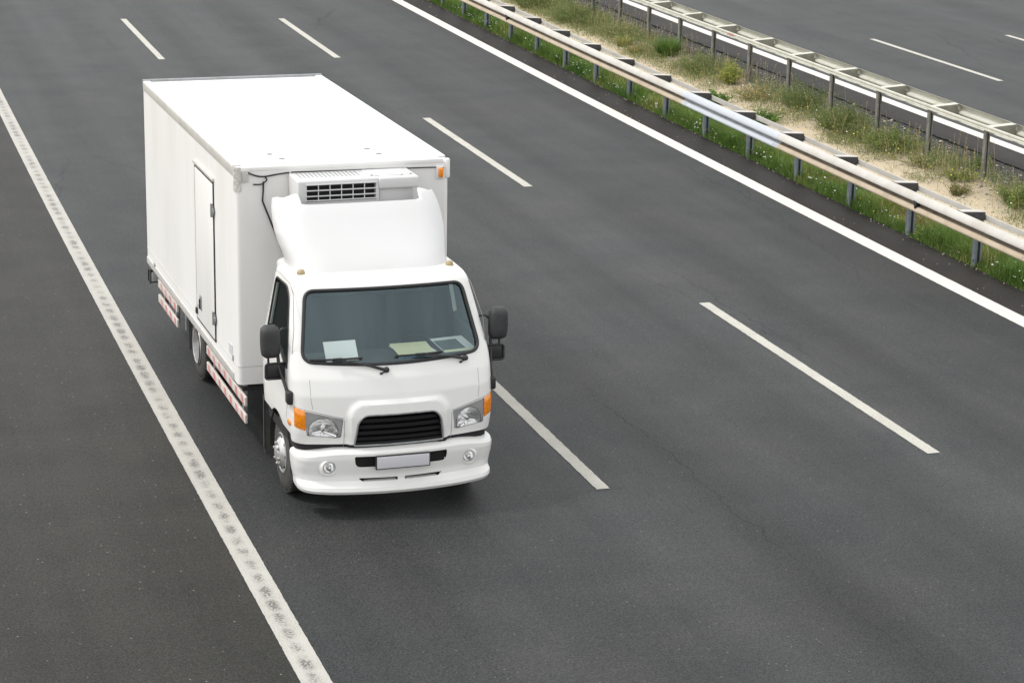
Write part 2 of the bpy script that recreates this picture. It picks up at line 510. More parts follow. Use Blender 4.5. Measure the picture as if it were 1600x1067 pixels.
def strip(name, X0, X1, y0, y1, z, mat, step=1.0, jit0=0.0, jit1=0.0, ncol=1, seed=0.0):
    mb = MB(); mb.uv = []
    n = max(1, int(round((y1-y0)/step)))
    for i in range(n+1):
        y = y0 + (y1-y0)*i/n
        for j in range(ncol+1):
            X = X0 + (X1-X0)*j/ncol
            if j == 0 and jit0: X += jit0*(.4*noise.noise(Vector((y*3.1, seed, 1.0))) + .9*noise.noise(Vector((y*13.0, seed, 4.0))))
            if j == ncol and jit1: X += jit1*(.4*noise.noise(Vector((y*3.3, seed+7, 2.0))) + .9*noise.noise(Vector((y*14.0, seed+7, 6.0))))
            mb.v.append(RP(X, y, z)); mb.uv.append((X, y))
    c = ncol+1
    for i in range(n):
        for j in range(ncol):
            mb.f.append((i*c+j, i*c+j+1, (i+1)*c+j+1, (i+1)*c+j)); mb.m.append(0)
    o = mb.build(name, mat, fix=False)
    return tag(o, kind='structure')

g = MB()
g.add([(-3000, -3000, -.30), (3000, -3000, -.30), (3000, 3000, -.30), (-3000, 3000, -.30)], [(0, 1, 2, 3)])
tag(g.build('ground', M['ground'], fix=False), kind='structure')
Y0, Y1 = -40.0, 220.0
strip('hard_shoulder', .4, 3.64, Y0, Y1, 0.0, M['shoulder'])
strip('road', 3.64, 14.93, Y0, Y1, 0.0, M['asphalt'], ncol=6)
strip('road_margin', 14.93, 15.60, Y0, Y1, 0.0, M['margin'], step=.12, jit1=.035, seed=3)
strip('opposite_road_margin', 19.78, 20.46, Y0, Y1, 0.0, M['margin'], step=.12, jit0=.05, seed=9)
strip('opposite_road', 20.46, 36.0, Y0, Y1, 0.0, M['asphalt'], ncol=6)

strip('edge_line', 3.645, 3.885, Y0, Y1, .004, M['p_left'], step=.04, jit0=.006, jit1=.006, seed=1)
strip('edge_line', 14.665, 14.925, Y0, Y1, .004, M['p_right'], step=.08, jit0=.006, jit1=.006, seed=2)
strip('edge_line', 20.475, 20.73, Y0, Y1, .004, M['p_right'], step=.08, jit0=.006, jit1=.006, seed=5)
PER = 14.0
def dashes(Xc, w, start, length=6.3, per=PER, lo=-2, hi=9):
    for k in range(lo, hi):
        a = start + k*per
        strip('lane_dash', Xc-w/2, Xc+w/2, a-length, a, .004, M['p_dash'], step=.04, jit0=.007, jit1=.007, seed=20+k+Xc)
dashes(7.50, .135, 26.62, 6.5, 14.28)
dashes(11.205, .145, 26.66, 6.38, 13.94)
dashes(24.06, .135, 48.5, 6.25, 13.95, lo=-4, hi=6)
dashes(27.57, .135, 48.45, 6.25, 13.95, lo=-4, hi=6)

# ------------------------------------------------------------------ median
def N2(x, y, s, o=0.0):
    return noise.noise(Vector((x*s, y*s, o)))

def medz(X, y):
    h = -.02 - .09*sst(15.7, 16.9, X) + .10*sst(17.7, 18.9, X)
    e = sst(15.55, 15.75, X)*(1-sst(19.65, 19.85, X))
    h += e*(.05*N2(X, y, .8) + .025*N2(X, y, 3.1, 5) + .012*N2(X, y, 9, 8)*sst(17.6, 18.3, X))
    return h - .012

def median_mat():
    m, n, l, b = new_mat('median_soil')
    b.inputs["Roughness"].default_value = .95
    b.inputs["Specular IOR Level"].default_value = .2
    uv = n.new("ShaderNodeUVMap"); uv.uv_map = "road"
    sx = n.new("ShaderNodeSeparateXYZ"); l.new(uv.outputs[0], sx.inputs[0])
    no = n.new("ShaderNodeTexNoise"); no.inputs["Scale"].default_value = 1.1; no.inputs["Detail"].default_value = 7
    no.inputs["Roughness"].default_value = .68
    l.new(uv.outputs[0], no.inputs["Vector"])
    ma = n.new("ShaderNodeMath"); ma.operation = 'MULTIPLY_ADD'; ma.inputs[1].default_value = .9; ma.inputs[2].default_value = -.45
    l.new(no.outputs[0], ma.inputs[0])
    ad = n.new("ShaderNodeMath"); ad.operation = 'ADD'; l.new(ma.outputs[0], ad.inputs[0]); l.new(sx.outputs[0], ad.inputs[1])
    r = n.new("ShaderNodeMapRange"); r.inputs[1].default_value = 15.5; r.inputs[2].default_value = 19.9
    l.new(ad.outputs[0], r.inputs[0])
    rp = n.new("ShaderNodeValToRGB")
    els = rp.color_ramp.elements
    def pos(x): return (x-15.5)/4.4
    els[0].position = 0.0; els[0].color = (.085, .075, .04, 1)
    els[1].position = 1.0; els[1].color = (.060, .057, .053, 1)
    for x, c in ((16.6, (.13, .12, .06)), (17.0, (.40, .34, .235)), (17.35, (.56, .475, .345)), (17.85, (.52, .435, .31)), (18.5, (.33, .275, .19)), (18.75, (.26, .21, .15)), (18.95, (.085, .08, .072)), (19.6, (.055, .053, .05))):
        e = els.new(pos(x)); e.color = (*c, 1)
    l.new(r.outputs[0], rp.inputs[0])
    n2 = n.new("ShaderNodeTexNoise"); n2.inputs["Scale"].default_value = 28; n2.inputs["Detail"].default_value = 5; n2.inputs["Roughness"].default_value = .75
    l.new(uv.outputs[0], n2.inputs["Vector"])
    mr = n.new("ShaderNodeMapRange"); mr.inputs[1].default_value = .3; mr.inputs[2].default_value = .7; mr.inputs[3].default_value = .72; mr.inputs[4].default_value = 1.28
    l.new(n2.outputs[0], mr.inputs[0])
    sc = n.new("ShaderNodeVectorMath"); sc.operation = 'SCALE'
    l.new(rp.outputs[0], sc.inputs[0]); l.new(mr.outputs[0], sc.inputs["Scale"])
    l.new(sc.outputs[0], b.inputs["Base Color"])
    bp = n.new("ShaderNodeBump"); bp.inputs["Strength"].default_value = .8; bp.inputs["Distance"].default_value = .02
    l.new(n2.outputs[0], bp.inputs["Height"]); l.new(bp.outputs[0], b.inputs["Normal"])
    return m
M['median'] = median_mat()
mb = MB(); mb.uv = []
ys = []
y = Y0
while y < Y1:
    ys.append(y); y += .11 if 22 < y < 68 else .8
nX = 42
for y in ys:
    for j in range(nX+1):
        X = 15.52 + (19.86-15.52)*j/nX
        mb.v.append(RP(X, y, medz(X, y))); mb.uv.append((X, y))
c = nX+1
for i in range(len(ys)-1):
    for j in range(nX):
        mb.f.append((i*c+j, i*c+j+1, (i+1)*c+j+1, (i+1)*c+j)); mb.m.append(0)
tag(mb.build('median_ground', M['median'], fix=False, smooth=180), kind='structure')
# verges outside the two carriageways
strip('verge', -60, .4, Y0, Y1, -.03, M['ground'], step=4, ncol=4)
strip('verge', 36.0, 120, Y0, Y1, -.03, M['ground'], step=4, ncol=4)

# loose stones
def stone(mb, p, r, mi):
    vs = []
    for d in ((1, 0, 0), (-1, 0, 0), (0, 1, 0), (0, -1, 0), (0, 0, 1), (0, 0, -1)):
        k = r*random.uniform(.7, 1.25)
        vs.append((p[0]+d[0]*k, p[1]+d[1]*k, p[2]+d[2]*k*.75))
    b = len(mb.v); mb.v += vs
    for f in ((0, 2, 4), (2, 1, 4), (1, 3, 4), (3, 0, 4), (2, 0, 5), (1, 2, 5), (3, 1, 5), (0, 3, 5)):
        mb.f.append(tuple(i+b for i in f)); mb.m.append(mi)
mb = MB()
for i in range(9000):
    y = random.uniform(29, 60)
    X = random.triangular(17.7, 19.9, 19.2)
    r = random.uniform(.006, .02) if random.random() < .93 else random.uniform(.02, .045)
    if X > 18.85: mi = random.choices((0, 1, 2), (.22, .38, .40))[0]
    else: mi = random.choices((0, 1), (.85, .15))[0]
    stone(mb, RP(X, y, medz(X, y)+r*.3), r, mi)
for i in range(900):
    y = random.uniform(22, 58); X = 15.52 + abs(random.gauss(0, .09))
    stone(mb, RP(X, y, .004), random.uniform(.006, .016), random.choice((1, 1, 2, 0)))
stone(mb, RP(18.0, 32.38, medz(18.0, 32.38)+.02), .045, 0)
tag(mb.build('gravel', [M['stone1'], M['stone2'], M['stone3']], fix=False), kind='stuff')
mb = MB()
for i in range(90):
    y = random.uniform(22, 58); X = random.uniform(14.95, 15.5)
    stone(mb, RP(X, y, .004), random.uniform(.006, .013), random.choice((0, 0, 1)))
tag(mb.build('road_grit', [M['stone1'], M['stone2']], fix=False), kind='stuff')

# ------------------------------------------------------------------ vegetation
def leafmat(name, col, col2):
    m = pmat(name, col, .6, spec=.3, col2=col2, vscale=3.0)
    nt = m.node_tree
    b = nt.nodes["Principled BSDF"]
    b.inputs["Subsurface Weight"].default_value = 0
    tl = nt.nodes.new("ShaderNodeBsdfTranslucent"); tl.inputs[0].default_value = (col[0]*1.6, col[1]*1.6, col[2]*1.2, 1)
    mx = nt.nodes.new("ShaderNodeMixShader"); mx.inputs[0].default_value = .3
    nt.links.new(b.outputs[0], mx.inputs[1]); nt.links.new(tl.outputs[0], mx.inputs[2])
    nt.links.new(mx.outputs[0], nt.nodes["Material Output"].inputs[0])
    return m
V = {}
V['g1'] = leafmat('grass_green', (.135, .215, .046), (.185, .25, .07))
V['g2'] = leafmat('grass_deep_green', (.065, .14, .026), (.095, .175, .036))
V['g3'] = leafmat('grass_yellow_green', (.20, .25, .06), (.27, .28, .085))
V['dry'] = leafmat('dry_straw', (.42, .335, .19), (.50, .41, .25))
V['w1'] = leafmat('weed_olive', (.13, .17, .05), (.18, .195, .075))
V['w2'] = leafmat('weed_green', (.095, .155, .046), (.12, .18, .055))
V['w3'] = leafmat('weed_pale', (.21, .22, .09), (.30, .29, .14))
V['lemon'] = leafmat('weed_lemon', (.30, .33, .07), (.38, .38, .10))
V['rust'] = leafmat('weed_dry_brown', (.20, .125, .06), (.27, .18, .09))
V['petal'] = pmat('daisy_petal', (.85, .85, .82), .7)
V['yel'] = pmat('yellow_flower', (.75, .62, .05), .7)

def blade(mb, p, h, w, lean, az, mi):
    d = Vector((cos(az), sin(az), 0)); s = Vector((-sin(az), cos(az), 0))*w*.5
    p = Vector(p)
    a = p + d*lean*.35*h + Vector((0, 0, h*.55))
    t = p + d*lean*h + Vector((0, 0, h*(1-.25*lean)))
    b = len(mb.v)
    mb.v += [tuple(p-s), tuple(p+s), tuple(a+s*.75), tuple(a-s*.75), tuple(t)]
    mb.f += [(b, b+1, b+2, b+3), (b+3, b+2, b+4)]; mb.m += [mi, mi]

def leaf(mb, p, L, w, dirv, mi):
    d = Vector(dirv).normalized()
    s = d.cross(Vector((random.uniform(-1, 1), random.uniform(-1, 1), random.uniform(.2, 1)))).normalized()*w*.5
    p = Vector(p); m_ = p + d*L*.5; t = p + d*L
    b = len(mb.v)
    mb.v += [tuple(p), tuple(m_+s), tuple(t), tuple(m_-s)]
    mb.f.append((b, b+1, b+2, b+3)); mb.m.append(mi)

# green grass along the near guardrail
mb = MB()
for i in range(150000):
    y = random.uniform(22, 64)
    X = 15.57 + 1.55*random.random()**1.15
    dens = .78 + .9*N2(X, y, .9, 3) + .5*N2(X, y, 3.0, 9) - 1.0*sst(16.3, 17.15, X)
    if random.random() > dens + .35*(1-sst(15.7, 16.2, X)): continue
    tall = .55 + .8*(.5+N2(X, y, 1.4, 21))
    h = random.uniform(.08, .40)*tall*(1-.45*sst(16.1, 17, X))*(.45+.55*sst(15.55, 15.8, X))
    t = N2(X, y, .7, 33) + .8*sst(16.1, 17, X) + random.uniform(-.4, .3)
    far = sst(30, 44, y)
    mi = 1 if t < -.2 else (0 if t < .30+.12*far else (2 if random.random() < .75 else 3))
    blade(mb, RP(X, y, medz(X, y)-.01), h, random.uniform(.006, .014), random.uniform(.1, .8), random.uniform(0, 2*pi), mi)
# broad-leaved plants in the verge
for i in range(260):
    y = random.uniform(23, 62); X = random.uniform(15.65, 16.5)
    z = medz(X, y); R = random.uniform(.06, .16); mi = random.choice((0, 1, 1, 2))
    for j in range(random.randint(18, 40)):
        a = random.uniform(0, 2*pi); r = R*sqrt(random.random())
        p = RP(X + cos(a)*r, y + sin(a)*r, z + random.uniform(.03, R*1.3))
        leaf(mb, p, random.uniform(.03, .07), random.uniform(.015, .035), (cos(a), sin(a), random.uniform(-.2, .7)), mi)
# rusty dock-like patches
for (px_, py_) in ((15.95, 31.2), (16.05, 30.4), (16.0, 33.0), (15.95, 36.3)):
    for j in range(260):
        X = px_ + random.gauss(0, .10); y = py_ + random.gauss(0, .22)
        leaf(mb, RP(X, y, medz(X, y)+random.uniform(.03, .22)), random.uniform(.03, .06), .015, (random.uniform(-1, 1), random.uniform(-1, 1), random.uniform(-.2, .8)), 4)
tag(mb.build('roadside_grass', [V['g1'], V['g2'], V['g3'], V['dry'], V['rust']], fix=False), kind='stuff')

# daisies dotted along the asphalt edge
mb = MB()
def flower(X, y, z, r, mi):
    p = Vector(RP(X, y, z))
    b = len(mb.v)
    n_ = 6
    tilt = Vector((random.uniform(-.4, .2), random.uniform(-.6, 0), 1)).normalized()
    a = tilt.cross(Vector((0, 1, 0))).normalized(); c_ = tilt.cross(a)
    mb.v.append(tuple(p + tilt*.004))
    for j in range(n_):
        th = 2*pi*j/n_
        mb.v.append(tuple(p + (a*cos(th) + c_*sin(th))*r))
    for j in range(n_):
        mb.f.append((b, b+1+j, b+1+(j+1) % n_)); mb.m.append(mi)
cl = [random.uniform(24, 60) for _ in range(26)]
for i in range(480):
    if random.random() < .8:
        y = random.choice(cl) + random.gauss(0, .45); X = 15.62 + abs(random.gauss(0, .14))
    else:
        y = random.uniform(24, 60); X = random.uniform(15.6, 16.4)
    flower(X, y, medz(X, y) + random.uniform(.06, .2), random.uniform(.008, .017), 0 if random.random() < .85 else 1)
for i in range(90):
    y = random.uniform(31, 44); X = random.uniform(17.7, 18.5)
    flower(X, y, medz(X, y)+random.uniform(.05, .3), random.uniform(.008, .016), random.choice((1, 1, 0)))
tag(mb.build('daisies', [V['petal'], V['yel']], fix=False), kind='stuff')

# sparse dry weeds over the sandy strip and round the far posts
mb = MB()
for i in range(85000):
    y = random.uniform(29.5, 62)
    X = random.triangular(16.8, 19.35, 18.35)
    d = .34 + .9*N2(X, y, .8, 40) + .4*N2(X, y, 3, 44) + .5*sst(46, 56, y)
    w_ = sst(17.6, 18.1, X)*(1-sst(18.9, 19.3, X)) + .16
    if random.random() > d*w_*1.5: continue
    h = random.uniform(.04, .24)*(.6+.9*sst(17.8, 18.6, X)*(1-.6*sst(18.8, 19.2, X)))
    mi = random.choices((0, 1, 2, 3), (.36, .30, .18, .16))[0]
    z = medz(X, y)
    if random.random() < .45:
        blade(mb, RP(X, y, z-.01), h, random.uniform(.004, .009), random.uniform(.2, .9), random.uniform(0, 2*pi), mi)
    else:
        for j in range(4):
            a = random.uniform(0, 2*pi)
            leaf(mb, RP(X+random.gauss(0, .03), y+random.gauss(0, .03), z+random.uniform(0, h)), random.uniform(.015, .04), random.uniform(.006, .016), (cos(a), sin(a), random.uniform(-.1, .8)), mi)
# tall dead stalks with pale seed heads
for i in range(280):
    y = random.uniform(30, 60); X = random.triangular(17.7, 19.5, 18.7); z = medz(X, y)
    h = random.uniform(.25, .6); a = random.uniform(0, 2*pi); l_ = random.uniform(.05, .3)*h
    p0 = Vector(RP(X, y, z-.02)); p1 = p0 + Vector((cos(a)*l_*.4, sin(a)*l_*.4, h*.6)); p2 = p0 + Vector((cos(a)*l_, sin(a)*l_, h))
    mb.tube([p0, p1, p2], [.004, .003, .002], 3, 3, caps=False)
    for j in range(random.randint(4, 12)):
        q = p1.lerp(p2, random.uniform(.3, 1.05)); aa = random.uniform(0, 2*pi)
        leaf(mb, q, random.uniform(.015, .035), random.uniform(.008, .016), (cos(aa), sin(aa), random.uniform(-.2, .9)), random.choice((2, 3, 3)))
# thin yellow-green fringe just behind the near rail
for i in range(15000):
    y = random.uniform(24, 60); X = random.gauss(16.82, .17)
    if random.random() > .5 + 1.1*N2(X, y, .9, 60): continue
    blade(mb, RP(X, y, medz(X, y)-.01), random.uniform(.05, .2), random.uniform(.005, .01), random.uniform(.2, .9), random.uniform(0, 2*pi), random.choice((2, 4, 4, 3)))
tag(mb.build('dry_weeds', [V['w1'], V['w2'], V['w3'], V['dry'], V['g3']], fix=False), kind='stuff')

def weed(name, label, X, y, R, h, n, mats, leafL=(.02, .045), upright=.4, along=1.0, cat='weed'):
    """one wild plant: many thin stems from one foot, leaves spread along them"""
    R, h, n = R*1.12, h*1.12, int(n*1.5)
    root = empty(name, RP(X, y, medz(X, y)))
    tag(root, label, cat, 'wild plants on the median')
    st, lf = MB(), MB()
    ph = random.uniform(0, 50)
    for i in range(n):
        a = random.uniform(0, 2*pi); r = sqrt(random.random())
        lob = .72 + .75*noise.noise(Vector((cos(a)*1.3+ph, sin(a)*1.3, ph)))
        if random.random() < .12: lob *= 1.45
        tip = Vector((cos(a)*R*r*lob*1.2, sin(a)*R*r*along*lob*1.2, h*(1-.6*r*r)*(.75+.6*noise.noise(Vector((cos(a)*r*2.4, sin(a)*r*2.4, ph))))*random.uniform(.5, 1.25)))
        foot = Vector((cos(a)*R*.45*r, sin(a)*R*.45*r*along, -.02))
        mid = foot.lerp(tip, .5) + Vector((random.gauss(0, .02), random.gauss(0, .02), h*.10))
        st.tube([foot, mid, tip], [.004, .003, .0015], n=3, mi=0, caps=False)
        k = random.randint(10, 18)
        for j in range(k):
            t = random.uniform(.15, 1.05)
            p = (foot.lerp(mid, t*2) if t < .5 else mid.lerp(tip, t*2-1)) + Vector((random.gauss(0, .015), random.gauss(0, .015), random.gauss(0, .012)))
            aa = random.uniform(0, 2*pi)
            L = random.uniform(*leafL)
            mi = min(len(mats)-1, int(random.random()**1.3*len(mats)))
            leaf(lf, p, L, L*random.uniform(.28, .5), (cos(aa), sin(aa), random.uniform(-.3, .6)+upright), mi)
    st.build('stems', V['w1'], root, fix=False)
    lf.build('leaves', mats, root, fix=False)
    return root
W1, W2, W3, LE, DR, RU, G1, G2 = (V[k] for k in ('w1', 'w2', 'w3', 'lemon', 'dry', 'rust', 'g1', 'g2'))
weed('wild_bush', 'broad olive bush at the top edge, farthest of the median weeds', 18.15, 56.2, .75, .62, 150, [W1, W2, W3], along=1.3)
weed('wild_bush', 'large mixed green bush left of the first far guardrail post in view', 18.35, 53.2, .75, .55, 170, [W1, W2, W3, W2], along=1.5)
weed('wild_bush', 'straw and green bush where the sand narrows below the far posts', 18.5, 50.3, .5, .36, 90, [W1, DR, W3], along=1.6)
def tuft(label, X, y, R, h, n, mats):
    root = empty('grass_tuft', RP(X, y, medz(X, y)))
    tag(root, label, 'grass', 'wild plants on the median')
    k = MB()
    for i in range(n):
        a = random.uniform(0, 2*pi); r = R*.45*sqrt(random.random())
        blade(k, (cos(a)*r, sin(a)*r, -.02), h*random.uniform(.55, 1.1), random.uniform(.008, .015), random.uniform(.15, 1.0), a+random.gauss(0, .5), int(random.random()*len(mats)))
    k.build('blades', mats, root, fix=False)
tuft('dark green grassy tuft, the darkest plant on the sandy strip', 18.5, 47.3, .42, .52, 620, [G2, W2, V['g1']])
tuft('upright grass tuft in front of the straw and green bush', 18.15, 49.2, .35, .30, 320, [V['g1'], V['g3'], DR])
tuft('dry straw tuft on bare sand left of the dark green tuft', 18.1, 48.3, .30, .20, 260, [DR, V['g3'], RU])
weed('wild_bush', 'spreading green weed left of the pale lemon plant', 18.45, 45.1, .55, .42, 130, [W2, W1, W3], along=1.8)
weed('lemon_plant', 'pale lemon green plant standing out among darker weeds', 18.45, 43.5, .25, .46, 60, [LE, LE, W3], leafL=(.03, .07), upright=.8)
weed('dry_weed', 'straw coloured dried weed on the sand past the lemon plant', 18.25, 41.6, .42, .26, 80, [DR, DR, RU, W3], along=1.3)
weed('wild_bush', 'tall grey green bush half hiding a far guardrail post foot', 18.62, 40.2, .52, .58, 150, [W2, W1, W2, W3], along=1.5)
weed('wild_bush', 'widest olive bush in the row, at the middle of the far guardrail', 18.5, 38.1, .58, .52, 190, [W1, W2, W3], along=1.9)
weed('wild_bush', 'green bush with small yellow flecks nearest the bare sand channel', 18.58, 36.1, .52, .46, 170, [W2, W1, LE], along=1.5)
weed('low_weed', 'low olive weed creeping at the end of the bush row', 18.35, 34.6, .36, .20, 70, [W1, W3, DR], along=1.3)
weed('low_weed', 'small yellowish weed on pale gravel beside a bare post foot', 18.45, 33.35, .34, .24, 70, [W1, LE, W3], along=1.0)
weed('low_weed', 'brown stemmed weed with a white stone at its foot', 18.02, 32.6, .24, .22, 45, [RU, W1, W3])
weed('wild_bush', 'rounded green bush at the right edge of the photo, on the sand', 18.42, 31.3, .42, .38, 140, [W2, W1, LE], along=1.2)
weed('low_weed', 'thin green weed growing in dark gravel behind the far posts', 19.2, 34.0, .22, .26, 50, [W2, W1])
weed('leafy_weed', 'bright green leafy plant behind the near rail, left of its twin', 17.35, 41.6, .32, .20, 45, [V['g1'], G2], leafL=(.05, .1))
weed('leafy_weed', 'bright green leafy plant right behind the new shiny rail section', 17.5, 39.4, .30, .22, 45, [V['g1'], G2], leafL=(.05, .1))

# ------------------------------------------------------------------ guardrails
WPROF = [(0, 1.0), (.02, .985), (.045, .94), (.066, .86), (.08, .77), (.086, .69), (.082, .64), (.045, .60), (.012, .56), (.004, .51), (.004, .455), (.012, .41), (.045, .37), (.066, .31), (.08, .24), (.086, .175), (.08, .12), (.05, .05), (.02, .01), (0, 0)]
def beam(name, Xb, sgn, z0, z1, ya, yb, mats, parent, shift=0.0, label=None):
    mb = MB()
    n = max(2, int((yb-ya)/.5))
    rows = []
    for i in range(n+1):
        y = ya + (yb-ya)*i/n
        row = []
        for (o_, t) in WPROF: row.append(RP(Xb + sgn*(o_+shift), y, z0+(z1-z0)*t))
        for (o_, t) in reversed(WPROF): row.append(RP(Xb + sgn*(o_+shift-.004), y, z0+(z1-z0)*t))
        rows.append(row)
    k = len(rows[0]); nf = len(WPROF)
    b = len(mb.v)
    for r in rows: mb.v += r
    for i in range(n):
        for j in range(k):
            j2 = (j+1) % k
            mb.f.append((i*k+j, i*k+j2, (i+1)*k+j2, (i+1)*k+j))
            jj = j if j < nf else k-1-j
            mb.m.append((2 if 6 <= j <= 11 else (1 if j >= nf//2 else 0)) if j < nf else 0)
    mb.f.append(tuple(range(k))); mb.m.append(0)
    mb.f.append(tuple(n*k+j for j in reversed(range(k)))); mb.m.append(0)
    # splice bolts
    for zz in (.72, .28):
        for dy in (.06, .16):
            mb.lathe([(0, .016), (.008, .014), (.012, .0001)], RP(Xb+sgn*(.075+shift), ya+dy, z0+(z1-z0)*zz), 'x', 8, 0, sgn)
    o = mb.build(name, mats, parent, smooth=40)
    if label: o["label"] = label
    return o

def c_post(X, y, z1, mat, parent, w=.09, d=.10, t=.008, sgn=-1):
    """sigma/C steel post, web across the road direction"""
    mb = MB()
    c_ = RP(X, y)
    # channel open towards oncoming traffic: back web, two flanges, two lips
    mb.box((c_[0], c_[1]+w/2, (z1-.5)/2), (d, t, z1+.5))
    for k_ in (-1, 1):
        mb.box((c_[0]+k_*(d/2-t/2), c_[1]-.003, (z1-.5)/2), (t, w-.006, z1+.5))
        mb.box((c_[0]+k_*(d/2-.014-.002), c_[1]-w/2-.002, (z1-.5)/2), (.026, t, z1+.5))
    return mb.build('post', mat, parent)

def spacer(Xp, y, z_top, h0, h1, length, sgn, mat, parent):
    """sheet-steel spacer from the post out to the beam: top plate, two tapering cheeks"""
    mb = MB()
    w = .15
    a, bX = Xp, Xp + sgn*length
    def P(X, dy, z):
        q = RP(X, y); return (q[0], q[1]+dy, z)
    zt1 = z_top + (h1-h0)*.35
    zb0, zb1 = z_top-h0, zt1-h1
    for dy in (-w/2, w/2):
        s_ = .003 if dy > 0 else -.003
        mb.add([P(a, dy, zb0), P(bX, dy, zb1), P(bX, dy, zt1), P(a, dy, z_top), P(a, dy-s_, zb0), P(bX, dy-s_, zb1), P(bX, dy-s_, zt1), P(a, dy-s_, z_top)],
               [(0, 1, 2, 3), (7, 6, 5, 4), (0, 3, 7, 4), (1, 5, 6, 2), (0, 4, 5, 1), (3, 2, 6, 7)], 1)
    mb.add([P(a, -w/2, z_top), P(bX, -w/2, zt1), P(bX, w/2, zt1), P(a, w/2, z_top), P(a, -w/2, z_top+.005), P(bX, -w/2, zt1+.005), P(bX, w/2, zt1+.005), P(a, w/2, z_top+.005)],
           [(3, 2, 1, 0), (4, 5, 6, 7), (0, 1, 5, 4), (1, 2, 6, 5), (2, 3, 7, 6), (3, 0, 4, 7)])
    # bolt through the valley of the beam
    q = RP(bX, y)
    mb.lathe([(-.03, .022), (.012, .020), (.02, .012), (.021, .0001)], (q[0]+sgn*.0, q[1], (z_top+zb0)/2-.07), 'x', 8, 1, sgn)
    return mb.build('spacer', mat, parent)

def strap(Xc, z0, z1, ya, yb, depth, mat, parent, sgn):
    """shallow channel strap tying the post backs together"""
    mb = MB()
    n = int((yb-ya)/.5)
    prof = [(0, z0), (depth, z0+.006), (depth, z0+(z1-z0)*.35), (depth*.35, z0+(z1-z0)*.5), (depth, z0+(z1-z0)*.65), (depth, z1-.006), (0, z1), (-.004, z1), (-.004, z0)]
    secs = [[RP(Xc+sgn*o_, ya+(yb-ya)*i/n, z) for (o_, z) in prof] for i in range(n+1)]
    mb.loft(secs, True, True, True)
    return mb.build('strap', mat, parent, smooth=35)

# near guardrail (beam faces the truck's carriageway)
PN0, SP = 27.62, 2.03
near_rail = empty('guardrail', RP(15.62, 40.0))
tag(near_rail, 'near steel guardrail beside the white edge line, dusty beam with one shiny new section', 'guardrail')
bpy.context.view_layer.update()
NX, NZ0, NZ1 = 15.335, .515, .795
# parts are modelled in world metres and shifted under their thing
def under(o, root):
    o.parent = root
    o.location = -Vector(root.location)
    return o
for k in range(-4, 21):
    y = PN0 + SP*k
    under(c_post(15.66, y, .78, M['post'], None), near_rail)
    under(spacer(15.71, y, .775, .10, .16, .36, -1, [M['galv'], M['spacer']], None), near_rail)
for k in range(-2, 10):
    ya = PN0 + SP*(2*k+1) - .05
    new = (k == 1)
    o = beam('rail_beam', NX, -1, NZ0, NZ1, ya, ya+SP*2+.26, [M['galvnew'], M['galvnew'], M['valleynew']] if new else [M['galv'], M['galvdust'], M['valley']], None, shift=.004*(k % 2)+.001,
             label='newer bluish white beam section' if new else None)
    under(o, near_rail)
under(strap(15.722, .655, .735, PN0+SP*-4-.1, PN0+SP*20+.1, .03, M['galv'], None, 1), near_rail)
for y in (28.75, 49.0):
    mb = MB()
    q = RP(NX-.03, y, .655)
    mb.prism([(-.05, .055), (.05, .055), (.02, -.06), (-.0, -.06)], lambda p: (q[0]-.06, q[1]+p[0], q[2]+p[1]), lambda p: (q[0]+.01, q[1]+p[0], q[2]+p[1]))
    under(mb.build('reflector', M['black'], None), near_rail)

# far guardrail (beam faces the opposite carriageway, seen from behind)
far_rail = empty('guardrail', RP(18.86, 40.0))
tag(far_rail, 'far grey guardrail seen from behind, posts and strap facing the camera', 'guardrail')
PF0 = 33.32
for k in range(-7, 18):
    y = PF0 + SP*k
    under(c_post(18.87, y, .79, M['postold'], None, w=.08, d=.08), far_rail)
    under(spacer(18.86, y, .815, .10, .20, .50, 1, [M['galvfar'], M['cheek']], None), far_rail)
for k in range(-4, 9):
    ya = PF0 + SP*(2*k) + .12
    under(beam('rail_beam', 19.37, 1, .55, .855, ya, ya+SP*2+.26, [M['galvfar'], M['galvfar'], M['galvfar']], None, shift=.004*(k % 2)+.001), far_rail)
under(strap(18.822, .768, .856, PF0+SP*-7-.1, PF0+SP*17+.1, .032, M['galvfar'], None, -1), far_rail)
# scrawl of red spray paint on the strap
mb = MB()
for i, (dy, dz, l_, a) in enumerate(((0, 0, .05, .5), (.05, .005, .05, -.6), (.10, -.01, .04, .2), (.14, .01, .05, 1.2), (.2, 0, .05, -.3), (.24, .012, .05, .8), (.29, -.004, .04, 0))):
    q = RP(18.822-.0355, 44.55-dy*1.3, .815+dz)
    mb.box(q, (.004, l_*1.2, .012), rot=Matrix.Rotation(a, 3, 'X'))
under(mb.build('red_scrawl', M['redpaint'], None), far_rail)

# ------------------------------------------------------------------ refrigerated truck
# local frame: origin on the road under the middle of the cargo box front; -y is forward
truck = empty('refrigerated_truck', (5.51, 22.172, 0.004), .0026)
tag(truck, 'white refrigerated box truck with roof fairing driving in the right hand lane', 'truck')

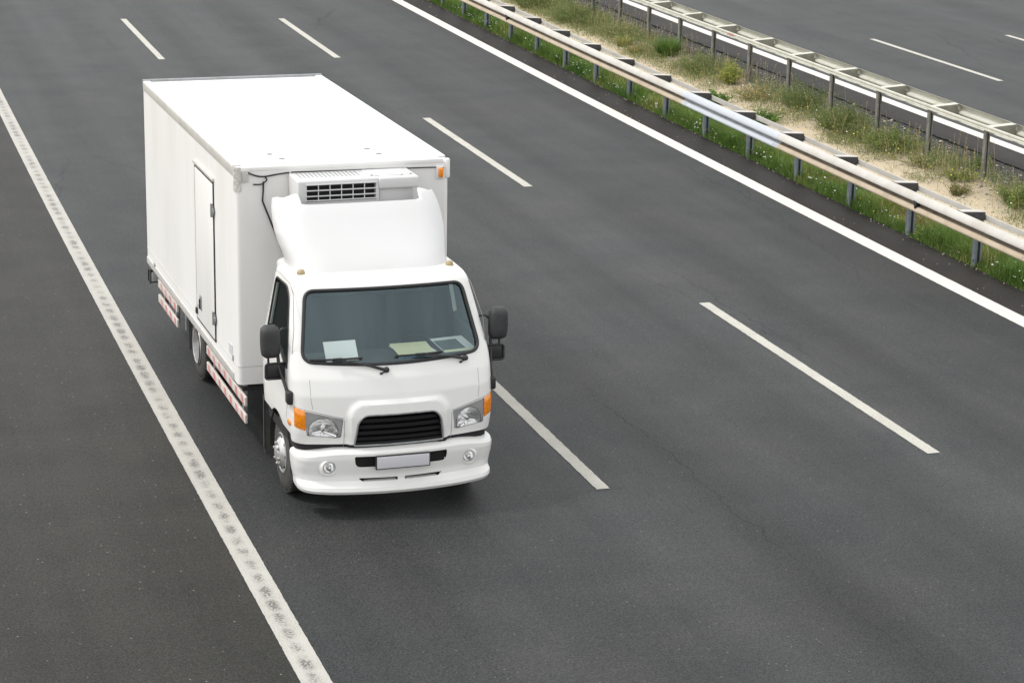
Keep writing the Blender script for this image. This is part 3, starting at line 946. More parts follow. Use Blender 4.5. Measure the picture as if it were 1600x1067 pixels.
# (z, front, half width, corner radius, rear)
CAB = [(.63, -2.085, .955, .13, -.62), (.70, -2.12, .972, .13, -.62), (.80, -2.14, .982, .13, -.62), (.95, -2.145, .988, .135, -.62),
       (1.15, -2.12, .99, .13, -.62), (1.30, -2.075, .99, .11, -.62), (1.40, -2.022, .985, .085, -.62), (1.47, -1.985, .975, .075, -.625),
       (2.05, -1.648, .872, .075, -.69), (2.085, -1.622, .864, .085, -.70), (2.115, -1.58, .850, .11, -.71), (2.14, -1.51, .825, .15, -.73),
       (2.152, -1.40, .78, .16, -.76)]
CURV = .19
def emboss(x, z):
    # raised arch over the grille
    hw, top, r = .505, 1.115, .17
    qx, qz = abs(x)-(hw-r), z-(top-r)
    if qz < 0: d = abs(x)-hw
    else: d = sqrt(max(qx, 0)**2+max(qz, 0)**2)-r if (qx > 0 or qz > 0) else max(qx, qz)-r
    return .032*sst(-.004, .045, -d)
NFR, NCO, NSI, NRC, NRE = 44, 12, 14, 5, 6
def half_outline(z, inset=0.0, emb=True):
    fc, w, r, yb = interp(CAB, z)
    fc += inset; w -= inset; yb -= inset
    yf = lambda x: fc + CURV*x*x - (emboss(x, z) if emb else 0)
    pts = []
    xe = w-r
    for i in range(NFR):
        x = xe*i/NFR
        pts.append((x, yf(x)))
    m = 2*CURV*xe; y0 = fc+CURV*xe*xe
    p0, p1, p2 = Vector((xe, y0)), Vector((w, y0+m*r)), Vector((w, y0+m*r+r*1.1))
    for i in range(NCO):
        t = i/NCO
        p = (1-t)**2*p0 + 2*t*(1-t)*p1 + t*t*p2
        pts.append((p.x, p.y))
    rc = .07
    for i in range(NSI):
        pts.append((w, p2.y+(yb-rc-p2.y)*i/NSI))
    a, b, c_ = Vector((w, yb-rc)), Vector((w, yb)), Vector((w-rc, yb))
    for i in range(NRC):
        t = i/NRC
        p = (1-t)**2*a + 2*t*(1-t)*b + t*t*c_
        pts.append((p.x, p.y))
    for i in range(NRE+1):
        pts.append(((w-rc)*(1-i/NRE), yb))
    return pts
def outline(z, inset=0.0, emb=True):
    h = half_outline(z, inset, emb)
    return [Vector((x, y, z)) for x, y in h] + [Vector((-x, y, z)) for x, y in reversed(h[1:-1])]
def surf(u, z, off=0.0):
    """point on the cab skin at arc distance u from the front centre (sign = side), pushed out by off"""
    def raw(u, z):
        h = half_outline(z)
        s_ = 0.0
        au = abs(u)
        for a, b in zip(h, h[1:]):
            d = sqrt((b[0]-a[0])**2+(b[1]-a[1])**2)
            if s_+d >= au and d > 0:
                t = (au-s_)/d
                return Vector(((a[0]+(b[0]-a[0])*t)*(1 if u >= 0 else -1), a[1]+(b[1]-a[1])*t, z))
            s_ += d
        return Vector((0, h[-1][1], z))
    p = raw(u, z)
    if off:
        du = raw(u+.004, z)-raw(u-.004, z); dz = raw(u, z+.004)-raw(u, z-.004)
        n = du.cross(dz).normalized()
        p = p + n*off
    return p
def front_at(x, z, off=0.0):
    """point on the cab front at lateral x"""
    h = half_outline(z)
    ax = abs(x)
    for a, b in zip(h, h[1:]):
        if a[0] <= ax <= b[0] + 1e-9 and b[0] > a[0]:
            t = (ax-a[0])/(b[0]-a[0])
            return Vector((x, a[1]+(b[1]-a[1])*t-off, z))
    return Vector((x, h[NFR][1]-off, z))
def side_at(y, z, s_, off=0.0):
    return Vector((s_*(interp(CAB, z)[1]+off), y, z))

zs = [.63+.02*i for i in range(71)] + [2.05, 2.065, 2.085, 2.10, 2.115, 2.128, 2.14, 2.152]
zs = sorted(set([.684] + [round(z, 4) for z in zs if .69 <= z <= 2.152]))
mb = MB()
mb.loft([outline(z) for z in zs], True, True, True, 0)
zi = [.86+.06*i for i in range(21)] + [2.10]
cab = mb.build('cab', [M['white'], M['lining']], truck)
def cutter(fill):
    k = MB(); fill(k)
    return k.build('cutter', M['lining'], truck)
WS = [(-.872, 1.452), (.872, 1.452), (.768, 2.052), (-.768, 2.052)]   # windscreen corners (x, z)
ws_poly = resample(round_poly(WS, [.11, .11, .085, .085], 8), .05)
def ws_bow(x, z):
    """the lower edge of the glass sags a little towards the middle"""
    return z - .028*(1-(x/.87)**2)*sst(1.75, 1.45, z) if True else z
def sstd(a, b, x): return sst(b, a, x) if a > b else sst(a, b, x)
ws_poly = [(x, z-.028*max(0, 1-(x/.87)**2)*(1-sst(1.45, 1.7, z))+.012*max(0, 1-(x/.77)**2)*sst(1.8, 2.05, z)) for x, z in ws_poly]
SW = [(-.80, 1.50), (-.815, 2.03), (-1.27, 2.045), (-1.42, 1.98), (-1.735, 1.43), (-1.74, 1.365), (-1.62, 1.385), (-1.30, 1.49)]
sw_poly = round_poly(SW, [.06, .06, .06, .10, .04, .025, .10, .2], 6)
HL = [(.535, .937), (.555, .757), (.60, .750), (.862, .772), (.874, .86), (.874, 1.010)]
hl_poly = round_poly(HL, [.015, .03, .03, .02, .02, .01], 4)
GR = [(-.437, .672), (.437, .672), (.405, .905), (.345, .975), (-.345, .975), (-.405, .905)]
gr_poly = resample(round_poly(GR, [.02, .02, .07, .06, .06, .07], 6), .05)
cuts = [cutter(lambda k: k.loft([outline(z, .04, False) for z in zi], True, True, True, 0))]
cuts.append(cutter(lambda k: k.prism(ws_poly, lambda p: (p[0], -2.5, p[1]), lambda p: (p[0], -1.45, p[1]))))
for s_ in (1, -1):
    cuts.append(cutter(lambda k: k.prism(sw_poly, lambda p: (s_*.72, p[0], p[1]), lambda p: (s_*1.3, p[0], p[1]))))
    cuts.append(cutter(lambda k: k.prism(hl_poly, lambda p: (s_*p[0], -2.5, p[1]), lambda p: (s_*p[0], -1.94, p[1]))))
    cuts.append(cutter(lambda k: k.box((s_*.9, -1.03, .62), (.5, 1.56, .26))))
    cuts.append(cutter(lambda k: k.lathe([(0, .0001), (0, .44), (.5, .44), (.5, .0001)], (s_*.62, -1.25, .38), 'x', 48, 0, s_)))
cuts.append(cutter(lambda k: k.prism(gr_poly, lambda p: (p[0], -2.5, p[1]), lambda p: (p[0], -2.02, p[1]))))
cab = boolean(cab, cuts)
if len(cab.data.materials) < 2: cab.data.materials.append(M['lining'])
# cut and inner faces take the dark lining: every face well inside the skin
cab_m = cab.data
li = [i for i, m_ in enumerate(cab_m.materials) if m_ and m_.name == 'cabin_lining_grey'][-1]
for p in cab_m.polygons:
    c_ = p.center
    fc, w, r, yb = interp(CAB, c_.z)
    inside = (abs(c_.x) < w-.012) and (c_.y < yb-.03) and (c_.y > fc+CURV*c_.x**2+.02) and c_.z < 2.13
    # corner zone: compare against the skin itself
    if abs(c_.x) > w-r and c_.y < fc+.45:
        inside = c_.y > front_at(c_.x, c_.z).y+.02 and abs(c_.x) < w-.012
    if p.normal.x*c_.x < -.3*abs(c_.x) and abs(c_.x) > .6 and 1.3 < c_.z < 2.12 and c_.y < -.65: inside = True
    p.material_index = li if inside else 0
smooth(cab, 28)

# windscreen: a curved sheet set into the opening, and its rubber seal
mb = MB()
nu, nv = 28, 18
for j in range(nv+1):
    z = 1.405+(2.078-1.405)*j/nv
    for i in range(nu+1):
        x = (-1+2*i/nu)*(.895-.108*(z-1.405)/.673)
        mb.v.append(tuple(front_at(x, z, -.014)))
for j in range(nv):
    for i in range(nu):
        mb.f.append((j*(nu+1)+i, j*(nu+1)+i+1, (j+1)*(nu+1)+i+1, (j+1)*(nu+1)+i)); mb.m.append(0)
ws = mb.build('windscreen', M['glass'], truck, smooth=180)
mb = MB()
mb.tube([front_at(x, z, .001) for x, z in ws_poly], .0165, 8, 0, closed=True)
mb.build('rubber_seal', M['rubber'], ws, smooth=60)
for s_ in (1, -1):
    mb = MB()
    pl = [side_at(y, z, s_, -.02) for y, z in round_poly([(-.78, 1.47), (-.795, 2.06), (-1.28, 2.07), (-1.44, 2.0), (-1.745, 1.44), (-1.75, 1.35), (-1.62, 1.355), (-1.30, 1.46)], .03, 2)]
    mb.add(pl, [tuple(range(len(pl)))])
    swg = mb.build('side_window', M['sideglass'], truck)
    mb = MB()
    mb.tube([side_at(y, z, s_, .0) for y, z in sw_poly], .011, 6, 0, closed=True)
    mb.build('rubber_seal', M['rubber'], swg, smooth=60)
    # shut lines of the door and of the front corner panel
    door = [(-.72, .80), (-.715, 1.5), (-.76, 2.08), (-1.32, 2.105), (-1.52, 2.03), (-2.0, 1.47), (-1.99, 1.32), (-1.72, .98), (-1.66, .84)]
    mb = MB()
    pp = []
    for a, b in zip(door, door[1:]):
        for t in (0, .25, .5, .75): pp.append((a[0]+(b[0]-a[0])*t, a[1]+(b[1]-a[1])*t))
    mb.tube([side_at(y, min(z, 2.10), s_, -.001) for y, z in pp if z < 2.09 and y > -1.80], .0035, 5)
    mb.tube([surf(s_*.835, 1.30-.27*i/8, -.001) for i in range(9)], .0025, 5)
    mb.tube([front_at(s_*.525, .925-.265*i/8, -.001) for i in range(9)], .003, 5)
    mb.tube([surf(s_*(.545+.62*i/12), .945+.135*i/12, -.0005) for i in range(13)], .0032, 5)
    mb.build('shut_line', M['seam'], truck, smooth=60)
    # door handle
    mb = MB(); q = side_at(-.86, 1.33, s_, .012)
    mb.box(q, (.03, .17, .045), bev=.012)
    mb.build('door_handle', M['black'], truck, smooth=40)

# headlights
for s_ in (1, -1):
    hd = MB()
    pl = [(s_*x, z) for x, z in hl_poly]
    hd.prism(pl, lambda p: front_at(p[0], p[1], -.012), lambda p: (p[0], -1.945, p[1]))
    hd.f = [f for i, f in enumerate(hd.f) if len(f) <= 4 or i != len(hd.f)-2]   # open towards the lens
    hd.m = hd.m[:len(hd.f)]
    hlo = hd.build('headlight', M['lampgrey'], truck)
    b = MB()
    yb_ = -2.0
    cx, cz = s_*.712, .808
    # reflector: wide bowl cut off by the lamp's lower edge; grey bezel fills the rest
    def to_edge(th):
        dx_, dz_ = cos(th), sin(th)
        best = 9
        for a_, b_ in zip(pl, pl[1:]+pl[:1]):
            ex, ez = b_[0]-a_[0], b_[1]-a_[1]
            den = dx_*ez-dz_*ex
            if abs(den) < 1e-9: continue
            t_ = ((a_[0]-cx)*ez-(a_[1]-cz)*ex)/den
            u_ = ((a_[0]-cx)*dz_-(a_[1]-cz)*dx_)/den
            if t_ > 0 and -1e-6 <= u_ <= 1+1e-6: best = min(best, t_)
        return best
    NA = 48
    ed = [to_edge(2*pi*k_/NA) for k_ in range(NA)]
    rr = [min(.130, e_*.97) for e_ in ed]
    def fp(k_, r_, dp):
        th = 2*pi*k_/NA
        x, z = cx+cos(th)*r_, cz+sin(th)*r_
        return front_at(x, z, -dp)
    secs = [[fp(k_, rr[k_]*t_, .022+.055*(1-t_*t_)) for k_ in range(NA)] for t_ in (1, .93, .8, .62, .42, .2, .02)]
    b.loft(secs, True, False, True)
    b.box(front_at(s_*.80, .975, -.028), (.10, .012, .045), bev=.004, rot=Matrix.Rotation(s_*-.16, 3, 'Y') @ Matrix.Rotation(s_*.25, 3, 'Z'))
    b.lathe([(-.02, .0001), (-.02, .016), (.0, .022), (.012, .016), (.012, .0001)], front_at(cx, cz+.01, -.06), 'y', 14)
    b.build('reflector', M['chrome'], hlo, smooth=50)
    r_ = MB()
    r_.loft([[fp(k_, ed[k_]*.995, .012) for k_ in range(NA)], [fp(k_, max(rr[k_], min(.136, ed[k_]*.985)), .018) for k_ in range(NA)]], True)
    r_.build('bezel', M['lampgrey'], hlo, smooth=60)
    ln = MB()
    n = len(pl)
    cpt = Vector((sum(p[0] for p in pl)/n, 0, sum(p[1] for p in pl)/n))
    ringp = [front_at(x, z, .002) for x, z in pl]
    mid_ = [front_at(cpt.x+(x-cpt.x)*.5, cpt.z+(z-cpt.z)*.5, .004) for x, z in pl]
    ln.add(ringp+mid_+[front_at(cpt.x, cpt.z, .005)], [(i, (i+1) % n, n+(i+1) % n, n+i) for i in range(n)] + [(n+i, n+(i+1) % n, 2*n) for i in range(n)])
    ln.build('lens', M['lens'], hlo, smooth=180)
    # wrap-round amber turn signal
    am = MB()
    c0, c1 = [], []
    nu = 10
    for j in range(7):
        t = j/6
        for i in range(nu+1):
            u = i/nu
            zt, zb = 1.015+.03*u, .825+.03*u
            z = zb+(zt-zb)*t
            uu = .906+.120*u
            e = .012*min(1, 6*min(u, 1-u, t, 1-t)+.25)
            c0.append(surf(s_*uu, z, e)); c1.append(surf(s_*uu, z, -.02))
    fs = []
    for j in range(6):
        for i in range(nu):
            a = j*(nu+1)+i
            fs.append((a, a+1, a+nu+2, a+nu+1))
    am.add(c0, fs)
    border = [i for i in range(nu+1)] + [j*(nu+1)+nu for j in range(1, 7)] + [6*(nu+1)+i for i in range(nu-1, -1, -1)] + [j*(nu+1) for j in range(5, 0, -1)]
    bo = [c0[i] for i in border]; bi = [c1[i] for i in border]
    k = len(border)
    am.add(bo+bi, [(i, (i+1) % k, k+(i+1) % k, k+i) for i in range(k)])
    am.build('turn_signal', M['amber'], truck, smooth=50)
    rp = MB()
    q = side_at(-1.80, .862, s_, -.002)
    rp.lathe([(-.02, .046), (.004, .045), (.011, .034), (.014, .0001)], (0, 0, 0), 'x', 20, 0, s_)
    rp.v = [(v[0]+q.x, v[1]*1.35+q.y, v[2]*.75+q.z) for v in rp.v]
    rp.build('side_repeater', M['amber'], truck, smooth=50)

# grille
gb = MB()
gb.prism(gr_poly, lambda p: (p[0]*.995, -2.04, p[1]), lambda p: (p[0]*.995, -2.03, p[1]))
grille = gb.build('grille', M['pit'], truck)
fr = MB()
fr.tube([front_at(x, z, .0) for x, z in gr_poly], .009, 8, closed=True)
fr.build('grille_frame', M['steel'], grille, smooth=60)
for z, hw in ((.735, .418), (.795, .412), (.855, .40), (.915, .375)):
    sl = MB()
    secs = []
    for i in range(17):
        x = -hw+2*hw*i/16
        y = front_at(x, z, -.035).y
        secs.append([Vector((x, y-.014, z-.012)), Vector((x, y-.002, z+.016)), Vector((x, y+.03, z+.020)), Vector((x, y+.03, z-.008))])
    sl.loft(secs, True, True, True)
    sl.build('slat', M['slat'], grille, smooth=40)

# bumper: U-shaped section swept round the nose
BP = [(.222, -2.215, .925, .15), (.232, -2.262, .940, .16), (.262, -2.282, .948, .16), (.298, -2.272, .950, .16), (.322, -2.225, .950, .16), (.345, -2.195, .955, .16),
      (.40, -2.195, .966, .16), (.48, -2.218, .977, .16), (.56, -2.232, .982, .16), (.615, -2.228, .982, .16), (.643, -2.208, .972, .15), (.652, -2.17, .95, .14)]
def bump_half(z, inset=0.0):
    fc, w, r = interp(BP, z)
    fc += inset; w -= inset
    xe = w-r
    pts = []
    for i in range(30):
        x = xe*i/30; pts.append((x, fc+.20*x*x))
    m = .4*xe; y0 = fc+.2*xe*xe
    p0, p1, p2 = Vector((xe, y0)), Vector((w, y0+m*r)), Vector((w, y0+m*r+r*1.2))
    for i in range(14):
        t = i/13
        p = (1-t)**2*p0+2*t*(1-t)*p1+t*t*p2; pts.append((p.x, p.y))
    pts.append((w, -1.78))
    return pts
def bump_front(x, z, off=0.0):
    fc, w, r = interp(BP, z)
    return Vector((x, fc+.2*x*x-off, z))
def sag(p):
    # the upper edge falls away round the corners
    k = sst(.55, 1.0, abs(p.x))*sst(.5, .65, p.z)
    lip = sst(.6, 1.0, abs(p.x))*(1-sst(.25, .36, p.z))
    return Vector((p.x, p.y, p.z-.045*k+.012*lip))
bz = [.222, .225, .232, .245, .262, .28, .298, .31, .322, .333, .345] + [.36+.02*i for i in range(13)] + [.615, .63, .643, .65, .652]
bz = sorted(set(bz))
mb = MB()
secs = []
for z in bz:
    h = bump_half(z); hi = bump_half(z, .09)
    L = [Vector((-x, y, z)) for x, y in reversed(h[1:])] + [Vector((x, y, z)) for x, y in h]
    I = [Vector((x, y, z)) for x, y in reversed(hi)] + [Vector((-x, y, z)) for x, y in hi[1:]]
    secs.append([sag(p) for p in L+I])
mb.loft(secs, True, True, True)
bumper = mb.build('bumper', [M['white'], M['pit']], truck)
slot = round_poly([(-.44, .486), (.44, .486), (.452, .592), (-.452, .592)], [.05, .05, .02, .02], 6)
low1 = round_poly([(.035, .338), (.375, .338), (.41, .37), (.035, .366)], [.01, .02, .01, .01], 3)
cuts = [cutter(lambda k: k.prism(slot, lambda p: (p[0], -2.5, p[1]), lambda p: (p[0], -2.155, p[1])))]
for s_ in (1, -1):
    cuts.append(cutter(lambda k: k.prism([(s_*x, z) for x, z in low1], lambda p: (p[0], -2.5, p[1]), lambda p: (p[0], -2.13, p[1]))))
    cuts.append(cutter(lambda k: k.lathe([(0, .0001), (0, .06), (.40, .06), (.40, .0001)], (s_*.682, -2.47, .486), 'y', 32)))
boolean(bumper, cuts)
for p in bumper.data.polygons:
    c_ = p.center
    if abs(c_.x) < .46 and .33 < c_.z < .60 and c_.y > bump_front(c_.x, c_.z).y+.012 and abs(c_.y - (bump_front(c_.x, c_.z).y+.09)) > .004:
        p.material_index = 1
smooth(bumper, 30)
for s_ in (1, -1):
    f = MB()
    y0 = bump_front(.682, .486).y
    f.lathe([(.06, .0001, 0), (.055, .03, 0), (.03, .046, 0), (.006, .055, 0)], (s_*.682, y0, .486), 'y', 24)
    fog = f.build('fog_lamp', M['chrome'], bumper, smooth=60)
    f = MB(); f.lathe([(.02, .0595), (-.006, .0585), (-.010, .051), (.004, .047)], (s_*.682, y0, .486), 'y', 28)
    f.build('bezel', M['lampgrey'], fog, smooth=60)
    f = MB(); f.lathe([(0.0, .046), (-.008, .03), (-.011, .0001)], (s_*.682, y0, .486), 'y', 24)
    f.build('lens', M['lens'], fog, smooth=180)
    # raised cone of the bumper skin round the lamp
    f = MB(); f.lathe([(.02, .096), (-.006, .079), (-.015, .067), (-.008, .06), (.02, .0595)], (s_*.682, y0+.004, .486), 'y', 32)
    f.build('lamp_surround', M['white'], fog, smooth=70)
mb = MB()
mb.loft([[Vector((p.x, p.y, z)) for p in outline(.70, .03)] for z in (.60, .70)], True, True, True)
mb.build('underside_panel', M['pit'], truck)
# blank number plate in a dark holder
mb = MB(); yp = -2.262
mb.box((0, yp+.01, .5365), (.532, .02, .138), 0, bev=.006)
pl = mb.build('number_plate', M['black'], truck, smooth=40)
mb = MB(); mb.box((0, yp-.004, .5365), (.508, .008, .114), 0, bev=.003)
mb.build('plate_face', M['plate'], pl, smooth=40)

# wipers
for (px, pz, bx0, bz0, bx1, bz1) in ((-.105, 1.375, -.80, 1.474, -.32, 1.487), (.70, 1.405, -.0, 1.487, .47, 1.487)):
    w_ = MB()
    piv = front_at(px, pz, .012)
    w_.lathe([(0, .028), (-.02, .026), (-.035, .018), (-.035, .0001)], (piv.x, piv.y+.01, piv.z), 'y', 14)
    mid = front_at((bx0+bx1)/2, (bz0+bz1)/2+.004, .05)
    k1 = piv.lerp(mid, .35) + Vector((0, -.03, .012))
    w_.tube([piv+Vector((0, -.02, 0)), k1, mid], [.017, .013, .007], 8)
    wip = w_.build('wiper', M['black'], truck, smooth=50)
    b_ = MB()
    b_.tube([front_at(bx0+(bx1-bx0)*i/10, bz0+(bz1-bz0)*i/10, .018+.012*sin(pi*i/10)) for i in range(11)], .011, 6)
    b_.box(mid, (.10, .02, .03), bev=.006)
    b_.build('blade', M['black'], wip, smooth=50)
    # small washer jet below the pivot
    j_ = MB(); q = front_at(px-.055, pz-.03, .008)
    j_.box(q, (.025, .02, .018), bev=.005); j_.tube([q, piv+Vector((0, -.005, -.01))], .007, 6)
    j_.build('washer_jet', M['black'], wip, smooth=40)

# mirrors
for s_ in (-1, 1):
    zz = 0.0 if s_ < 0 else .03
    yy = -1.62
    a = MB()
    arm = [side_at(-1.86, 1.10, s_, .0), (s_*1.0, yy-.24, 1.12), (s_*1.02, yy-.12, 1.24), (s_*1.045, yy-.03, 1.36), (s_*1.05, yy, 1.47+zz)]
    a.tube(arm, .016, 8)
    a.tube([side_at(-1.55, 1.70, s_, 0), (s_*1.0, yy+.02, 1.72), (s_*1.06, yy+.02, 1.66)], .012, 8)
    a.box((s_*.995, -1.85, 1.12), (.06, .11, .13), bev=.02)
    a.tube([(s_*1.14, yy+.01, 1.50+zz), (s_*1.14, yy+.0, 1.38+zz)], .011, 8)
    ar = a.build('mirror_arm', M['black'], truck, smooth=50)
    h = MB()
    # upper housing: rounded box, bulged forward
    secs = []
    for i in range(13):
        t = i/12
        z = 1.452+zz+.312*t
        e = (1-abs(2*t-1)**3.2)
        hw, dp = .094*(.72+.28*e**.6) , .085*(.55+.45*e**.6)
        if i in (0, 12): hw, dp = hw*.78, dp*.6
        cx = s_*(1.122+.006*(t-.5))
        ring = []
        for j in range(24):
            th = 2*pi*j/24
            cxs, sn = cos(th), sin(th)
            x = cx + hw*math.copysign(abs(cxs)**.55, cxs)
            y = yy + (dp*math.copysign(abs(sn)**.7, sn) if sn < 0 else .035*math.copysign(abs(sn)**.4, sn))
            ring.append(Vector((x, y, z)))
        secs.append(ring)
    h.loft(secs, True, True, True)
    up_ = h.build('mirror', M['mirror'], truck, smooth=55)
    g_ = MB(); g_.box((s_*1.122, yy+.037, 1.608+zz), (.155, .006, .25), bev=.002)
    g_.build('mirror_glass', M['chrome'], up_, smooth=40)
    h = MB()
    # lower wide-angle mirror: shallow tray with rim
    zc = 1.325+zz
    h.box((s_*1.07, yy-.01, zc), (.205, .05, .145), bev=.02)
    fr_ = round_poly([(-.105, -.075), (.105, -.075), (.105, .075), (-.105, .075)], .028, 5)
    h.tube([(s_*1.07+x, yy-.036, zc+z) for x, z in fr_], .011, 8, closed=True)
    h.build('wide_angle_mirror', M['black'], truck, smooth=50)

# cabin interior
mb = MB()
mb.loft([[Vector((x, y, z)) for x, y, z in ((-.86, -1.80, 1.30), (-.86, -1.77, 1.405), (-.93, -1.45, 1.415), (-.93, -1.36, 1.36), (-.93, -1.34, 1.0))],
         [Vector((x, y, z)) for x, y, z in ((0, -2.0, 1.30), (0, -1.955, 1.405), (0, -1.45, 1.415), (0, -1.36, 1.36), (0, -1.34, 1.0))],
         [Vector((x, y, z)) for x, y, z in ((.86, -1.80, 1.30), (.86, -1.77, 1.405), (.93, -1.45, 1.415), (.93, -1.36, 1.36), (.93, -1.34, 1.0))]], False)
mb.build('dashboard', M['dash'], truck, smooth=35)
mb = MB()
mb.tube([(.42+.19*cos(2*pi*i/24), -1.20+.10*sin(2*pi*i/24), 1.36+.07*sin(2*pi*i/24)) for i in range(24)], .016, 8, closed=True)
mb.tube([(.42, -1.20, 1.36), (.42, -1.45, 1.15)], .03, 8)
mb.build('steering_wheel', M['black'], truck, smooth=50)
for x, w_ in ((.47, .50), (-.28, .82)):
    mb = MB()
    mb.box((x, -.93, 1.18), (w_, .48, .14), bev=.04)
    mb.box((x, -.76, 1.50), (w_, .12, .58), bev=.05)
    mb.box((x, -.77, 1.86), (w_*.5, .09, .16), bev=.035)
    mb.build('seat', M['seat'], truck, smooth=50)

# ------------------------------------------------------------------ fairing on the cab roof
FA = [(2.10, -1.335, .795, .36), (2.14, -1.315, .79, .36), (2.19, -1.275, .79, .36), (2.25, -1.215, .805, .36), (2.33, -1.125, .83, .36), (2.43, -1.015, .85, .35), (2.54, -.90, .85, .34),
      (2.63, -.81, .838, .33), (2.70, -.735, .818, .32), (2.75, -.675, .79, .30), (2.79, -.61, .75, .28)]
def fair_half(z, inset=0.0):
    fc, w, r = interp(FA, z)
    fc += inset; w -= inset
    xe = w-r
    pts = [(xe*i/20, fc+.05*(xe*i/20)**2) for i in range(20)]
    y0 = fc+.05*xe*xe; m = .1*xe
    p0, p1, p2 = Vector((xe, y0)), Vector((w, y0+m*r)), Vector((w, y0+m*r+r*1.05))
    for i in range(16):
        t = i/15
        p = (1-t)**2*p0+2*t*(1-t)*p1+t*t*p2; pts.append((p.x, p.y))
    ye = max(-.47, p2.y+.02)
    for t in (.33, .66, 1): pts.append((w-.075*t*t, p2.y+(ye-p2.y)*t))
    return pts
def ftop(x, y):
    """upper rim: notch for the cooling unit between two rounded horns"""
    a = abs(x)
    return 2.695 + .085*sst(.62, .68, a) - .05*sst(.69, .83, a) - .03*sst(-.60, -.38, y)
nz = 30
mb = MB()
def fairing_pts(inset):
    rows = []
    ref = fair_half(2.6)
    for j in range(nz+1):
        row = []
        for k, (rx, ry) in enumerate(ref):
            z1 = ftop(rx, ry)
            z = 2.10+(z1-2.10)*j/nz
            p = fair_half(z, inset)[k]
            row.append(Vector((p[0], p[1], z)))
        rows.append([Vector((-p.x, p.y, p.z)) for p in reversed(row[1:])] + row)
    return rows
Fo, Fi = fairing_pts(0), fairing_pts(.022)
n = len(Fo[0])
mb.loft(Fo, False); mb.loft(Fi, False)
# close the rim and the rear edges
for j in (nz,):
    mb.loft([Fo[j], Fi[j]], False)
mb.loft([[r[0] for r in Fo], [r[0] for r in Fi]], False)
mb.loft([[r[-1] for r in Fo], [r[-1] for r in Fi]], False)
fairing = mb.build('wind_deflector', M['fair'], truck, fix=False)
bm = bmesh.new(); bm.from_mesh(fairing.data)
bmesh.ops.remove_doubles(bm, verts=bm.verts[:], dist=.0004)
bmesh.ops.recalc_face_normals(bm, faces=bm.faces[:]); bm.to_mesh(fairing.data); bm.free()
smooth(fairing, 40)
# flange it stands on
mb = MB()
def flange(z, g):
    pts = []
    W0, W1 = .832-g, .80-g
    f0, b0 = -1.395+g, -.50-g
    base = round_poly([(-W0, f0+.06), (-W0+.10, f0), (W0-.10, f0), (W0, f0+.06), (W1, b0), (-W1, b0)], [.05, .08, .08, .05, .04, .04], 5)
    return [Vector((x, y+.06*x*x, z-.045*sst(.6, .85, abs(x)))) for x, y in base]
mb.loft([flange(2.085, 0), flange(2.135, .0), flange(2.155, .012), flange(2.165, .04)], True, True, True)
mb.build('roof_flange', M['fair'], fairing, smooth=40)
for s_ in (-1, 1):
    mb = MB()
    mb.lathe([(0, .05), (.012, .05), (.014, .040)], (s_*.737, -1.255, 2.118), 'z', 20, 1)
    mb.lathe([(.012, .040), (.045, .040), (.068, .030), (.078, .0001)], (s_*.737, -1.255, 2.118), 'z', 20, 0)
    mb.build('marker_lamp', [M['amberdull'], M['black']], truck, smooth=50)
# faded red sticker on the flange side
mb = MB(); mb.box((-.815, -1.02, 2.128), (.055, .06, .012), bev=.002, rot=Matrix.Rotation(radians(-35), 3, 'Y'))
mb.build('sticker', M['red'], truck)

# ------------------------------------------------------------------ cargo box
BZ0, BZ1, BW, BL = .712, 2.935, 1.10, 5.50
def box_sec(z, g=0.0):
    pts = round_poly([(-BW+g, 0+g), (BW-g, 0+g), (BW-g, BL-g), (-BW+g, BL-g)], [.06, .06, .015, .015], 8)
    return [Vector((x, y, z)) for x, y in pts]
mb = MB()
zz = [BZ0, .82] + [1.0+.25*i for i in range(8)] + [BZ1-.02]
mb.loft([box_sec(BZ0, .01)]+[box_sec(z) for z in zz]+[box_sec(BZ1, .014)], True, True, True)
cargo = mb.build('cargo_box', M['box'], truck, smooth=28)
# roof skin, edge rails
mb = MB()
mb.box((0, BL/2, BZ1+.004), (2*BW-.16, BL-.14, .014), bev=.005)
mb.build('roof_panel', M['roof'], cargo, smooth=40)
mb = MB()
for x, y in ((-.62, .62), (-.55, .36), (.42, .68), (.47, .40)):
    mb.lathe([(.011, .032), (.016, .028), (.017, .0001)], (x, y, BZ1), 'z', 12)
mb.build('roof_rivets', M['seam'], cargo, smooth=40)
for s_, mt in ((-1, 'trim'), (1, 'trim')):
    mb = MB()
    mb.box((s_*(BW-.006), BL/2+.06, BZ1-.045), (.022, BL-.14, .098), bev=.006)
    mb.build('roof_rail', M[mt], cargo, smooth=40)
    mb = MB()
    mb.box((s_*(BW-.04), BL/2+.06, BZ1+.010), (.084, BL-.14, .016), bev=.006)
    mb.build('roof_edge', M['roof'], cargo, smooth=40)
    mb = MB()
    mb.box((s_*(BW+.001), BL/2+.10, BZ0+.038), (.02, BL-.22, .082), bev=.005)
    mb.build('bottom_rail', M['trim'], cargo, smooth=40)
mb = MB(); mb.box((0, .022, BZ1-.01), (2*BW-.12, .052, .05), bev=.012)
mb.build('front_header', M['box'], cargo, smooth=40)
mb = MB(); mb.box((0, BL+.004, BZ1+.006), (2*BW+.01, .05, .05), bev=.006)
mb.build('rear_header', M['steel'], cargo, smooth=40)
